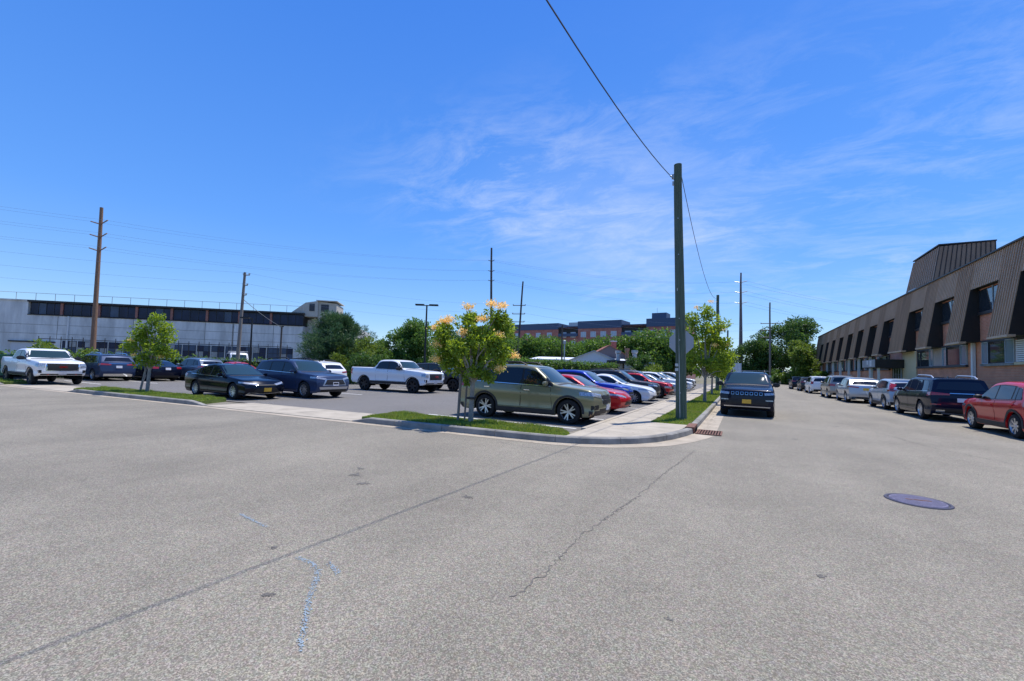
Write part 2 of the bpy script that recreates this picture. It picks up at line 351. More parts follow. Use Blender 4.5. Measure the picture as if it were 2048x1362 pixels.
rb = MB().add([(9.35, 8, .14), (9.35, 117, .14), (15.7, 117, 1.15), (15.7, 8, 1.15), (9.35, 8, -.05), (9.35, 117, -.05), (15.7, 117, -.05), (15.7, 8, -.05)],
              [(0, 3, 2, 1), (0, 4, 7, 3), (1, 2, 6, 5), (0, 1, 5, 4), (3, 7, 6, 2)]).build('grass_bank', SOIL); rb['kind'] = 'structure'
kr = tag(empty('kerb'), kind='structure')
for i in range(36): box('kerb_stone', (9.18, 8+i*3+.006, -.05), (9.345, 8+i*3+2.994, .15), KERBM, kr)
GRASS = leaf_mat('grass_blade', (.09, .155, .025), (.28, .37, .065), .35, dry=(.34, .28, .11))
def inside(poly, x, y):
    r = np.zeros(len(x), bool); n = len(poly); j = n-1
    for i in range(n):
        xi, yi = poly[i]; xj, yj = poly[j]
        r ^= ((yi > y) != (yj > y)) & (x < (xj-xi)*(y-yi)/(yj-yi+1e-12)+xi); j = i
    return r
def tri_mesh(name, V, material, parent=None, k=3):
    V = np.asarray(V, dtype=np.float32); n = V.shape[0]
    me = bpy.data.meshes.new(name); me.from_pydata(V.reshape(-1, 3), [], np.arange(n*k).reshape(n, k)); me.materials.append(material)
    return link(name, me, parent)
def grass(poly, dens, h, wd, z=.13, zf=None, lab=''):
    xs = [p[0] for p in poly]; ys_ = [p[1] for p in poly]
    n = int((max(xs)-min(xs))*(max(ys_)-min(ys_))*dens); x = rng.uniform(min(xs), max(xs), n); y = rng.uniform(min(ys_), max(ys_), n)
    k = inside(poly, x, y); x = x[k]; y = y[k]; n = len(x)
    patch = .65+.55*np.sin(x*3.1+np.sin(y*2.3)*2)*np.sin(y*3.7+x*1.3)
    hh = h*rng.uniform(.5, 1.25, n)*np.clip(patch, .45, 1.3); a = rng.uniform(0, 6.28, n); ln = rng.uniform(-.6, .6, (n, 2))*hh[:, None]
    zz = np.full(n, z) if zf is None else zf(x)
    dx = np.cos(a)*wd/2; dy = np.sin(a)*wd/2
    V = np.stack([np.stack([x-dx, y-dy, zz], 1), np.stack([x+dx, y+dy, zz], 1), np.stack([x+ln[:, 0], y+ln[:, 1], zz+hh], 1)], 1)
    o = tri_mesh('grass', V, GRASS); tag(o, lab, 'grass', kind='stuff'); return o
grass(isl2, 2600, .085, .022, lab='short green grass on the kerbed island around the staked flowering tree')
grass(isl1, 900, .085, .035, lab='short green grass on the island between the two driveways')
grass(isl0, 250, .09, .05, lab='grass at the far left beside the driveway of the white pickup')
grass([(-2.36, 13.47), (-1.30, 13.47), (-1.22, 34), (-2.36, 34)], 1100, .08, .024, lab='mown grass between sidewalk and street kerb around the wooden pole')
grass([(-2.36, 34), (-1.22, 34), (-1.2, 100), (-2.36, 100)], 150, .09, .06, lab='far end of the grass between sidewalk and street')
grass([(9.4, 20), (15.4, 20), (15.4, 60), (9.4, 60)], 130, .1, .06, zf=lambda x: .13+(x-9.35)*.159, lab='grass bank rising from the kerb to the brick office')

# stall lines, cracks, utility paint
def ribbon(name, pts, w, z, material, parent, jit=0, step=.12):
    P = arc_path(pts, step); Nn = normals(P); vs = []
    for i, (p, q_) in enumerate(zip(P, Nn)):
        o = random.gauss(0, jit); ww = w*(1 if not jit else random.uniform(.35, 1.5))/2
        vs += [(p.x+q_.x*(o+ww), p.y+q_.y*(o+ww), z), (p.x+q_.x*(o-ww), p.y+q_.y*(o-ww), z)]
    return MB().add(vs, [(2*i, 2*i+1, 2*i+3, 2*i+2) for i in range(len(P)-1)]).build(name, material, parent)
for i in range(16): ribbon('stall_line', [(-9.2, 11.55+i*2.72), (-4.0, 11.5+i*2.72)], .1, .011, WHITEP, lot)
for i in range(9): ribbon('stall_line', [(-22.5, 10.9+i*2.72), (-17.4, 10.9+i*2.72)], .1, .011, WHITEP, lot)
for i in range(6): ribbon('stall_line', [(-37.5, 10.9+i*2.72), (-32.3, 10.9+i*2.72)], .1, .011, WHITEP, lot)
TAR = mat('crack_tar', (.115, .105, .09), .8, var=.4, vscale=20)
SEAM = mat('joint_stain', (.15, .142, .13), .85, var=.5, vscale=14)
BLUEP = mat('utility_paint', (.235, .30, .35), .85, var=.3, vscale=24)
ribbon('crack', [(-.83, 10.1), (-.95, 8.6), (-1.04, 7.75), (-1.2, 5.6), (-1.38, 4.12), (-1.36, 3.3), (-1.42, 2.8)], .011, .004, TAR, road, .014, .04)
ribbon('crack', [(-4.6, 8.3), (-3.3, 8.0), (-1.8, 8.5), (-.6, 8.9)], .010, .004, TAR, road, .014, .05)
ribbon('crack', [(3.2, 20), (4.2, 14), (5.4, 11.5), (7.5, 10)], .014, .004, TAR, road, .03, .08)
def flecks(name, pts, spread, n, s0, s1, material, parent, z=.004, keep=1):
    P = arc_path(pts, .02) if len(pts) > 1 else [Vector((*pts[0], 0))]; mb = MB()
    for k in range(n):
        p = random.choice(P); x = p.x+random.gauss(0, spread); y = p.y+random.gauss(0, spread*.8); r = random.uniform(s0, s1); a0 = random.uniform(0, 6.28)
        mb.add([(x+r*random.uniform(.5, 1.2)*math.cos(a0+q*1.257), y+r*random.uniform(.5, 1.2)*math.sin(a0+q*1.257), z+k*2e-6) for q in range(5)], [(0, 1, 2, 3, 4)])
    return mb.build(name, material, parent)
for pts in ([(-3.24, 2.43), (-3.04, 2.42), (-2.86, 2.33)], [(-2.88, 2.34), (-2.6, 2.05), (-2.21, 1.7)], [(-4.66, 2.78), (-4.11, 2.7)], [(-2.95, 2.5), (-2.75, 2.42)]):
    l = sum((Vector(q_)-Vector(p_)).length for p_, q_ in zip(pts, pts[1:])); flecks('blue_paint_mark', pts, .014, int(l*420), .003, .007, BLUEP, road)
for x, y, s in ((-5.2, 4.9, .05), (-4.95, 4.6, .07), (-4.5, 4.35, .06), (-3.0, 4.6, .05), (-2.9, 1.95, .03), (-3.6, 2.45, .03), (1.3, 13.5, .06), (2.9, 18, .07), (-1.9, 1.5, .02), (.6, 4.4, .03), (-.4, 3.1, .02)):
    flecks('oil_stain', [(x, y)], s*.7, 26, s*.12, s*.5, TAR, road, .0035)

GRIT = mat('pale_grit', (.42, .38, .31), .9, var=.4, vscale=30)
GRITD = mat('leaf_litter', (.12, .085, .045), .9, var=.4, vscale=30)
cpts = [(x, y-.12) for x, y in corner[:5]]+[(corner[5][0]+.1, corner[5][1]-.08)]
flecks('gutter_grit', cpts, .06, 260, .006, .022, GRIT, gut, .0085); flecks('gutter_grit', L_(-9.2, -4.4), .05, 160, .006, .02, GRITD, gut, .0085); flecks('gutter_grit', [(-.9, 13.9), (-.85, 30)], .1, 260, .008, .03, GRITD, gut, .0085)
flecks('leaf_litter', [(-3.2, 9.8), (-2.4, 11.5), (-2.9, 14), (-2.9, 22)], .35, 120, .008, .02, GRITD, walk, .1505)
# storm drain and manhole
g = tag(empty('storm_drain', (-1.1, 13.2, 0)), 'rusty storm drain with kerb box and slotted grate at the street corner', 'drain')
MB().box((-.20, -.5, -.05), (.02, .5, .18)).build('kerb_box', RUST, g)
box('opening', (.021, -.38, .02), (.03, .38, .12), VOID, g)
box('pit', (.06, -.44, .007), (.66, .44, .0085), VOID, g)
fr = MB().box((.04, -.48, .004), (.68, -.44, .026)).box((.04, .44, .004), (.68, .48, .026)).box((.04, -.439, .004), (.08, .439, .025)).box((.64, -.439, .004), (.68, .439, .025)); fr.build('grate_frame', RUST, g)
for i in range(8): box('grate_bar', (.10+i*.068, -.438, .009), (.132+i*.068, .438, .024), RUST, g)
mh = tag(empty('manhole_cover', (2.13, 7.79, .0)), 'round bluish iron manhole cover set in the street', 'manhole')
IRON = mat('bluish_cast_iron', (.145, .135, .205), .5, metal=.25, var=.25, vscale=9, bump=.4, bscale=90)
MB().lathe([(.41, .002), (.43, .012), (.465, .012), (.475, .002)], 40).build('rim_ring', mat('dark_iron', (.05, .05, .075), .6, metal=.4), mh)
mh.scale = (.74, .74, 1)
lid = MB().lathe([(0, .014), (.395, .014), (.405, .003)], 40).build('lid', IRON, mh)
tp = MB()
for i in range(-9, 10):
    for k_ in range(-9, 10):
        if .06 < math.hypot(i*.041, k_*.041) < .375: tp.box((i*.041-.013, k_*.041-.013, .0135), (i*.041+.013, k_*.041+.013, .0175))
tag(tp.build('tread_pattern', IRON, lid), kind='stuff')
for i, (dx, w) in enumerate(((-.12, .1), (.02, .14), (.15, .1))):
    box('cast_letter_bar', (dx-w/2, -.03+.02*i, .0145), (dx+w/2, .02+.02*i, .0195), RUST, lid)

# ------------------------------------------------------------------ vehicles
GLASS = mat('tinted_glass', (.006, .008, .014), .03, spec=.5, coat=.1)
GLASSW = mat('windscreen_glass', (.02, .042, .047), .03, spec=.45, coat=.15)
CHROME = mat('chrome', (.75, .76, .78), .16, metal=1)
SILVER = mat('alloy_silver', (.55, .56, .58), .32, metal=.85)
DARKALLOY = mat('alloy_dark', (.03, .03, .034), .4, metal=.6)
RUBBER = mat('tyre_rubber', (.018, .018, .019), .85, spec=.25, var=.25, vscale=12)
CLAD = mat('grey_black_cladding', (.028, .028, .03), .65, spec=.35, var=.15)
LAMP = mat('headlamp_lens', (.36, .38, .41), .12, metal=.4, coat=1, var=.6, vscale=22)
LAMPD = mat('headlamp_dark', (.06, .065, .075), .06, coat=1)
TAIL = mat('tail_lamp_red', (.32, .012, .012), .12, coat=1)
PLATEY = mat('plate_yellow', (.75, .42, .04), .5, var=.15, vscale=16)
PLATEW = mat('plate_white', (.62, .63, .68), .5, var=.15, vscale=16)
SEAMD = mat('panel_gap', (.006, .006, .007), .9)
def paint(name, rgb, metal=.35, rough=.32):
    dark = max(rgb) < .12; return mat('paint_'+name, rgb, rough, metal=metal*.5, coat=.4 if dark else .65, spec=.06 if dark else .2)

def ip(pts, sm=.05):
    xs = [p[0] for p in pts]; zs = [p[1] for p in pts]
    if sm == 0: return lambda x: float(np.interp(x, xs, zs))
    return lambda x: float(np.mean(np.interp([x-2*sm, x-sm, x, x+sm, x+2*sm], xs, zs)))

def suv(L, W, H, af, ar, wr, hood=1.08, rake=.38, wst=None, cowl=None, z0=.24, **kw):
    cowl = cowl or af+.42; wst = wst or cowl+(H-hood)*1.22
    s = dict(L=L, W=W, H=H, af=af, ar=ar, wr=wr, z0=z0, hood=hood, cowl=cowl, wst=wst, rake=rake, kf=.2, kr=.12, th=17,
        top=[(0, hood-.15), (.1, hood-.1), (.5, hood-.02), (cowl, hood+.06), (wst, H-.055), (wst+.55, H), (L*.74, H-.015), (L-rake-.2, H-.06), (L, H-.12)],
        belt=[(0, hood-.2), (.4, hood-.1), (cowl, hood-.02), (L*.9, hood+.07), (L, hood+.07)],
        nose=[(z0, .16), (.36, .04), (.55, 0), (.75, .015), (hood-.2, .06), (hood-.1, .13), (hood, .24)],
        tail=[(z0, .2), (.4, .04), (.6, 0), (.85, .02), (hood, .05), (hood+.1, .09), (H-.14, rake), (H, rake+.03)],
        xe=L-rake*.55-.28, pil=[cowl+1.18, cowl+2.12], dtop=.115, rg=(hood+.14, H-.19), kind='suv')
    s.update(kw); return s
def sedan(L, W, H, af, ar, wr, hood=.93, z0=.19, deck=1.04, rgb=None, rgt=None, **kw):
    cowl = kw.pop('cowl', af+.5); wst = cowl+(H-hood)*1.6; rgb = rgb or L-.52; rgt = rgt or L-1.28
    s = dict(L=L, W=W, H=H, af=af, ar=ar, wr=wr, z0=z0, hood=hood, cowl=cowl, wst=wst, kf=.26, kr=.16, th=21,
        top=[(0, hood-.2), (.12, hood-.17), (.5, hood-.07), (cowl, hood+.05), (wst, H-.05), (wst+.5, H), (rgt-.35, H-.035), (rgt, H-.1), (rgb, deck), (L-.05, deck-.02), (L, deck-.05)],
        belt=[(0, hood-.26), (.4, hood-.15), (cowl, hood-.03), (L*.8, min(deck-.05, hood+.05)), (L, deck-.09)],
        nose=[(z0, .15), (.32, .03), (.48, 0), (.62, .03), (hood-.25, .09), (hood-.15, .2), (hood, .35)],
        tail=[(z0, .2), (.36, .05), (.6, 0), (.8, .01), (deck-.08, .04), (deck, .09)],
        xe=rgb-.12, pil=[cowl+1.25, cowl+2.05], dtop=.1, rgx=(rgt+.02, rgb-.03), kind='sedan')
    s.update(kw); return s
def pickup(L=5.89, W=2.06, H=1.92, **kw):
    s = dict(L=L, W=W, H=H, af=.98, ar=4.72, wr=.42, z0=.46, hood=1.3, cowl=1.62, wst=2.2, kf=.1, kr=.03, th=14,
        top=[(0, 1.19), (.08, 1.24), (.5, 1.29), (1.62, 1.36), (2.2, 1.84), (2.6, 1.92), (3.5, 1.905), (3.83, 1.84), (3.96, 1.47), (4.0, 1.42), (L, 1.42)],
        belt=[(0, 1.12), (.5, 1.2), (1.6, 1.3), (3.95, 1.34), (L, 1.38)],
        nose=[(.46, .2), (.56, .06), (.7, 0), (1.0, 0), (1.16, .03), (1.25, .12)], tail=[(.46, .14), (.6, .02), (1.38, 0), (1.42, .02)],
        xe=3.78, pil=[2.82], dtop=.115, rgx=(3.86, 3.94), kind='pickup')
    s.update(kw); return s

WHEELS = {}
def wheel_mesh(wr, style, colr):
    key = (wr, style, colr)
    if key in WHEELS: return WHEELS[key]
    tw = .125; r0 = wr*.66
    t = MB().lathe([(r0, -tw), (wr*.86, -tw-.003), (wr*.965, -tw*.86), (wr, -tw*.6), (wr, tw*.6), (wr*.965, tw*.86), (wr*.86, tw+.003), (r0, tw)], 30, 'Y')
    a = t.build('tyre_proto', RUBBER, None, 40); tm = a.data; bpy.data.objects.remove(a)
    b = MB(); b.cur = 1; b.lathe([(0, .0), (r0*.98, .0)], 24, 'Y'); b.lathe([(r0*.98, -tw), (r0, .0)], 24, 'Y'); b.cur = 0
    b.lathe([(r0*.93, tw*.55), (r0*1.0, tw*.99), (r0*1.03, tw*.96), (r0*1.0, tw*.4)], 30, 'Y')
    b.lathe([(0, tw*.8), (r0*.16, tw*.8), (r0*.22, tw*.45)], 14, 'Y')
    n = {'five': 5, 'ten': 10, 'multi': 8, 'six': 6}[style]
    for k in range(n):
        a0 = 2*math.pi*k/n
        pairs = ((-.17, .17),) if style in ('ten', 'multi', 'six') else ((-.24, -.1), (.1, .24))
        wi, wo = {'five': (.075, .07), 'ten': (.10, .085), 'multi': (.12, .13), 'six': (.2, .17)}[style]
        for s in ((0,) if style != 'five' else (-1, 1)):
            ai = a0+s*.05; ao = a0+s*.2
            def pt(r, ang, off, y):
                return (r*math.cos(ang)-off*math.sin(ang), y, r*math.sin(ang)+off*math.cos(ang))
            vs = []
            for r, ang, w, y in ((r0*.12, ai, wi*r0/.9, tw*.72), (r0*.97, ao, wo*r0, tw*.86)):
                vs += [pt(r, ang, -w, y), pt(r, ang, w, y), pt(r, ang, w*.8, y-.05), pt(r, ang, -w*.8, y-.05)]
            b.add(vs, [(0, 1, 5, 4), (1, 2, 6, 5), (2, 3, 7, 6), (3, 0, 4, 7), (0, 3, 2, 1), (4, 5, 6, 7)])
    a = b.build('rim_proto', [SILVER if colr == 's' else DARKALLOY, VOID], None, 35); rm = a.data; bpy.data.objects.remove(a)
    WHEELS[key] = (tm, rm); return tm, rm

def body_mesh(S):
    L, W, H = S['L'], S['W'], S['H']; hw = W/2; z0 = S['z0']; Ra = S['wr']+S.get('gap', .055)
    top = ip(S['top']); belt = ip(S['belt']); nose = ip(S['nose'], 0); tail = ip(S['tail'], 0)
    xs = set(np.linspace(0, L, 60).round(3)) | {.015, .04, .07, .11, .16, L-.015, L-.04, L-.08, L-.13}
    for ax in (S['af'], S['ar']):
        for a in np.linspace(0, math.pi, 17): xs.add(round(ax+Ra*math.cos(a), 4))
        xs.add(ax-Ra-.004); xs.add(ax+Ra+.004)
    xs = sorted(xs); keep = [xs[0]]
    for x in xs[1:]:
        if x-keep[-1] > .0035 and 0 <= x <= L: keep.append(x)
    xs = keep
    NS = 13; prof = [(-.2, .93), (0, .945), (.08, .972), (.2, .985), (.36, .966), (.5, .972), (.62, .99), (.7, 1), (.76, .998), (.88, .975), (1, .945), (1.3, .945)]
    ps = [p[0] for p in prof]; pv = [p[1] for p in prof]
    taper = S.get('taper', .1)
    G = []
    for x in xs:
        fx = max(0, (S['af']+.3-x)/(S['af']+.3)); bx = max(0, (x-S['ar']+.1)/(L-S['ar']+.1))
        w = hw*(1-taper*fx**2.2-taper*.8*bx**2.2)
        zl = z0+S.get('rise', .05)*max(0, 1-x/.5)+S.get('rise', .05)*max(0, 1-(L-x)/.5)
        for ax in (S['af'], S['ar']):
            if abs(x-ax) < Ra: zl = max(zl, S['wr']+math.sqrt(Ra*Ra-(x-ax)**2))
        zt = top(x); zb = min(belt(x), zt-.05)
        row = []
        def put(y, z):
            sh = 0
            if z > zb: sh = .16*(1 if x < L*.45 else -1)*min(1, abs(x-L*.45)/.8)*y*y*min(1, (z-zb)/.2)
            xx = min(max(x+sh, nose(z)+S['kf']*y*y), L-tail(z)-S['kr']*y*y); row.append((xx, y, z))
        yl = w*float(np.interp((zl-z0)/(zb-z0), ps, pv))
        put(yl-.07, zl+.004)
        for k in range(NS):
            s = k/(NS-1); z = zl+(zb-zl)*s; put(w*float(np.interp((z-z0)/(zb-z0), ps, pv)), z)
        yb = w*.945; dz = zt-zb; rv = min(.11, dz*.75); tn = math.tan(R(S['th']))
        for k in range(1, 7):
            z = zb+(dz-rv)*k/6; put(yb-(z-zb)*tn, z)
        ye = yb-(dz-rv)*tn; rh = min(.16, .08+dz*.3)
        for k in range(1, 5):
            a = k/4*math.pi/2*.93; put(ye-rh*(1-math.cos(a)), zt-rv+rv*math.sin(a)*.97)
        yt, zt0 = row[-1][1], row[-1][2]; J1 = len(row)-1; NC = 6
        for k in range(1, NC+1):
            y = yt*(1-k/NC); put(y, zt0+(zt-zt0+S.get('crown', .012))*(1-(y/yt)**2))
        G.append(row)
    nr = len(G[0]); ns = len(G); V = []; Fc = []
    xm = (S['af']+S['ar'])/2
    def vid(p, sgn):
        V.append((xm-p[0], sgn*p[1], p[2])); return len(V)-1
    for sgn in (1, -1):
        I = [[vid(p, sgn) for p in r] for r in G]
        for i in range(ns-1):
            for j in range(nr-1): Fc.append((I[i][j], I[i][j+1], I[i+1][j+1], I[i+1][j]))
        for i, fn, k, s in ((0, nose, S['kf'], 0), (ns-1, tail, S['kr'], 1)):
            prev = None
            for j in range(0, J1+1):
                p = G[i][j]; line = [I[i][j]]
                for c in range(1, NC+1):
                    y = p[1]*(1-c/NC); xx = fn(p[2])+k*y*y
                    line.append(vid((xx if s == 0 else L-xx, y, p[2]), sgn))
                if j == J1: line = [I[i][j]]+[I[i][J1+c] for c in range(1, NC+1)]
                if prev:
                    for c in range(NC): Fc.append((prev[c], line[c], line[c+1], prev[c+1]))
                prev = line
    me = bpy.data.meshes.new('body'); me.from_pydata(V, [], Fc); fixmesh(me, 38, .0015)
    bm = bmesh.new(); bm.from_mesh(me); dg = [f for f in bm.faces if f.calc_area() < 1e-9]
    if dg: bmesh.ops.delete(bm, geom=dg, context='FACES_ONLY')
    bm.to_mesh(me); bv = BVHTree.FromBMesh(bm); bm.free(); me.shade_smooth(); me.set_sharp_from_angle(angle=R(38))
    return me, bv

class Car:
    def __init__(s, name, label, cat, S, loc, head, pm, group, wheels=('five', 's'), **o):
        s.S = S; s.xm = (S['af']+S['ar'])/2; s.hw = S['W']/2; s.o = o; s.pm = pm
        s.root = tag(empty(name, (loc[0], loc[1], loc[2] if len(loc) > 2 else .006), R(head)), label, cat, group)
        me, s.bv = body_mesh(S); me.materials.append(pm); link('body', me, s.root)
        s.top = ip(S['top']); s.belt = ip(S['belt']); s.nose = ip(S['nose'], 0); s.tail = ip(S['tail'], 0)
        s.chassis(wheels); s.glass(); s.lamps(); s.sides(); s.ends()
    def patch(s, name, tp, bt, n, material, off=.005, nu=8, nv=4, parent=None, skirt=.014):
        """surface patch: top/bottom polylines in (x from front, y, z), dropped on the body along -n"""
        n = Vector((-n[0], n[1], n[2])).normalized()
        def samp(pl, t):
            k = t*(len(pl)-1); i = min(int(k), len(pl)-2); return Vector(pl[i]).lerp(Vector(pl[i+1]), k-i)
        V = []
        for j in range(nv+1):
            for i in range(nu+1):
                a = samp(bt, i/nu).lerp(samp(tp, i/nu), j/nv); p = Vector((s.xm-a.x, a.y, a.z))
                h = s.bv.ray_cast(p+n*.7, -n, 1.6)
                q = h[0]+n*off if h[0] is not None else None
                if q is None:
                    hh = s.bv.find_nearest(p); q = hh[0]+n*off
                V.append(q)
        Fc = [(j*(nu+1)+i, j*(nu+1)+i+1, (j+1)*(nu+1)+i+1, (j+1)*(nu+1)+i) for j in range(nv) for i in range(nu)]
        ring = [i for i in range(nu+1)]+[j*(nu+1)+nu for j in range(1, nv+1)]+[nv*(nu+1)+i for i in range(nu-1, -1, -1)]+[j*(nu+1) for j in range(nv-1, 0, -1)]
        b0 = len(V); V += [V[i]-n*skirt for i in ring]; m_ = len(ring)
        Fc += [(ring[k], b0+k, b0+(k+1) % m_, ring[(k+1) % m_]) for k in range(m_)]
        mb = MB(); mb.add(V, Fc); return mb.build(name, material, parent or s.root, 40)
    def q4(s, name, tl, tr, br, bl, n, material, **k): return s.patch(name, [tl, tr], [bl, br], n, material, **k)
    def both(s, fn):
        return [fn(1), fn(-1)]
    def fpatch(s, name, yb, yt, z0, z1, material, **k):      # centred on the nose
        return s.q4(name, (.05, -yt, z1), (.05, yt, z1), (.05, yb, z0), (.05, -yb, z0), (-1, 0, .05), material, **k)
    def rpatch(s, name, yb, yt, z0, z1, material, **k):
        x = s.S['L']-.05; return s.q4(name, (x, -yt, z1), (x, yt, z1), (x, yb, z0), (x, -yb, z0), (1, 0, .05), material, **k)
    def chassis(s, wheels):
        S = s.S; tm, rm = wheel_mesh(S['wr'], *wheels); Ra = S['wr']+.05
        yc = s.hw*.965-.125
        for ax in (S['af'], S['ar']):
            for sg in (1, -1):
                w = empty('wheel', (s.xm-ax, sg*yc, S['wr']), 0 if sg > 0 else math.pi, s.root)
                link('tyre', tm, w); r_ = link('rim', rm, w); r_.rotation_euler[1] = random.uniform(0, 1.2)
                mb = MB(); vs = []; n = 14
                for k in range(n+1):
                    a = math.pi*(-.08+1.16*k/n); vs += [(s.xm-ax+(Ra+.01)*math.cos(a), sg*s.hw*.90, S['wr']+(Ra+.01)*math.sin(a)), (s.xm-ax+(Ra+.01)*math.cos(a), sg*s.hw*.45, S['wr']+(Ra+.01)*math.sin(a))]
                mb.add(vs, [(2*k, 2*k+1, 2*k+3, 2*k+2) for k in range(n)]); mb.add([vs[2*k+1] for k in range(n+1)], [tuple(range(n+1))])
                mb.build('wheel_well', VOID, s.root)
        z0 = S['z0']
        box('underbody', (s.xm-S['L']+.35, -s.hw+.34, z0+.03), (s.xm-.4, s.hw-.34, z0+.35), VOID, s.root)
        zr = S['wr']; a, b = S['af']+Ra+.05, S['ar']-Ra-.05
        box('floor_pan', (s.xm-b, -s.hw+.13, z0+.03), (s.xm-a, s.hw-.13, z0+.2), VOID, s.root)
    def glass(s):
        S = s.S; c, w, hw = S['cowl'], S['wst'], s.hw
        zc, zw = s.top(c)+.035, s.top(w)-.03
        t = math.tan(R(S['th']))
        yb = hw*.86; yt = hw*.957-(S['H']-s.belt(w))*t-.04
        nn = 5
        tp = [(w+.16*y*y, y, zw-.02*(y/yt)**2) for y in np.linspace(-yt, yt, nn)]; bt = [(c+.05+.2*y*y, y, zc-.012*(y/yb)**2) for y in np.linspace(-yb, yb, nn)]
        s.patch('windshield', tp, bt, (-.62, 0, .78), GLASSW, nu=10, nv=5)
        s.q4('cowl_trim', (c+.03, -yb*.93, zc-.01), (c+.03, yb*.93, zc-.01), (c-.06, yb*.93, zc-.06), (c-.06, -yb*.93, zc-.06), (-.2, 0, .98), BLACKM, off=.003)
        if 'rg' in S:
            z0, z1 = S['rg']; x = S['L']-.2; a, b = hw*.74, hw*.60
            s.patch('rear_window', [(x-.1, y, z1-.02*(y/b)**2) for y in np.linspace(-b, b, nn)], [(x, y, z0+.015*(y/a)**2) for y in np.linspace(-a, a, nn)], (.95, 0, .3), GLASS, nu=8, nv=4)
        elif 'rgx' in S:
            x0, x1 = S['rgx']; a, b = hw*.74, hw*.62
            if S['kind'] == 'pickup': s.q4('rear_window', (3.9, -b, 1.78), (3.9, b, 1.78), (3.9, b*1.05, 1.5), (3.9, -b*1.05, 1.5), (1, 0, .15), GLASS)
            else: s.q4('rear_window', (x0, -b, s.top(x0)), (x0, b, s.top(x0)), (x1, a, s.top(x1)), (x1, -a, s.top(x1)), (.45, 0, .89), GLASS)
        # side glass
        xs0 = c+.18; xe = S['xe']; dt = S['dtop']
        zb = lambda x: s.belt(x)+.025
        def zt(x): return max(zb(x)+.004, min(s.top(x+.04)-dt, zb(x)+.03+max(0, xe-x)*S.get('dslope', 2.2)))
        while zt(xs0) < zb(xs0)+.03: xs0 += .03
        cuts = [xs0]+S['pil']+[xe]
        def zone(sg, a, b, name, material, off, inset):
            xa = np.linspace(a, b, 9)
            return s.patch(name, [(x, sg*s.hw*.8, zt(x)-inset) for x in xa], [(x, sg*s.hw*.9, zb(x)+inset*.6) for x in xa], (0, sg, .12), material, off=off, nu=10, nv=3, skirt=.008)
        for sg in (1, -1):
            if s.o.get('dlo_trim', True): zone(sg, xs0-.05, xe+.02, 'window_surround', s.o.get('dlo', BLACKM), .003, -.012)
            for a, b in zip(cuts, cuts[1:]):
                if b-a > .12: zone(sg, a+.035, b-.035, 'side_window', GLASS, .006, .012)
        if s.o.get('chrome_line'):
            for sg in (1, -1):
                xa = np.linspace(xs0, xe, 9)
                s.patch('window_chrome', [(x, sg*s.hw*.9, zb(x)) for x in xa], [(x, sg*s.hw*.9, zb(x)-.02) for x in xa], (0, sg, .1), CHROME, off=.007, nv=1, nu=12, skirt=.005)
    def lamps(s):
        S, o, hw = s.S, s.o, s.hw; h = S['hood']; L = S['L']
        hl = o.get('hl', dict(yi=.5, zi=(h-.34, h-.24), xo=.5, zo=(h-.3, h-.2)))
        for sg in (1, -1):
            if hl:
                yi = hw*hl['yi']; yo = hw*hl.get('yo', .95)
                l = s.q4('headlight', (.05, sg*yi, hl['zi'][1]), (hl['xo'], sg*yo, hl['zo'][1]), (hl['xo'], sg*yo, hl['zo'][0]), (.05, sg*yi, hl['zi'][0]), (-.72, sg*.68, .12), o.get('hlm', LAMP), off=.012, nu=20, nv=4, skirt=.02)
        tl = o.get('tl', [dict(yi=.55, zi=(h-.08, h+.04), xo=.45, zo=(h-.12, h+.05))])
        for t in tl:
            for sg in (1, -1):
                yi = hw*t['yi']; yo = hw*t.get('yo', .95)
                s.q4('tail_light', (L-.05, sg*yi, t['zi'][1]), (L-t['xo'], sg*yo, t['zo'][1]), (L-t['xo'], sg*yo, t['zo'][0]), (L-.05, sg*yi, t['zi'][0]), (.72, sg*.68, .12), t.get('m', TAIL), off=.012, nu=20, nv=3, skirt=.02)
    def sides(s):
        S, o, hw = s.S, s.o, s.hw; Ra = S['wr']+S.get('gap', .055); z0 = S['z0']; c = S['cowl']
        b1 = S['pil'][0]; xr = S['ar']-Ra-.05
        x0 = S['af']+Ra+.1; x2 = S['xe']-.25 if S['kind'] != 'pickup' else 3.78
        zd = z0+(.2 if o.get('clad') else .14)
        for sg in (1, -1):
            doors = [((x0+.06, x0), (b1, b1+.02)), ((b1+.03, b1+.05), (min(x2, S['ar']+.12), min(xr, x2)))]
            for (ta, ba), (tb, bb) in doors:
                n = (0, sg, 0); g = .011
                zt = lambda x: s.belt(x)-.012
                def pl(d):
                    return [(x, sg*hw, zt(x)+d) for x in np.linspace(ta-d, tb+d, 6)], [(x, sg*hw, zd-d) for x in np.linspace(ba-d, bb+d, 6)]
                t_, b_ = pl(g); s.patch('door_gap', t_, b_, n, SEAMD, off=.0015, nu=10, nv=6, skirt=.004)
                t_, b_ = pl(0); d = s.patch('door', t_, b_, n, s.pm, off=.0045, nu=12, nv=9, skirt=.006)
                hx = tb-.2; hz_ = zt(hx)-.13
                h = s.bv.ray_cast(Vector((s.xm-hx, sg*2, hz_)), Vector((0, -sg, 0)))
                if h[0] is not None:
                    y = h[0].y; MB().box((s.xm-hx-.1, y+sg*.004 if sg > 0 else y-.034, hz_-.014), (s.xm-hx+.1, y+.034 if sg > 0 else y-.004, hz_+.014)).build('door_handle', o.get('handle', s.pm), d)
            # mirror
            mx, mz = c+.34, s.belt(c+.3)+.10; sz = o.get('mirror', 1); y0 = hw*.93
            mb = MB(); P = []
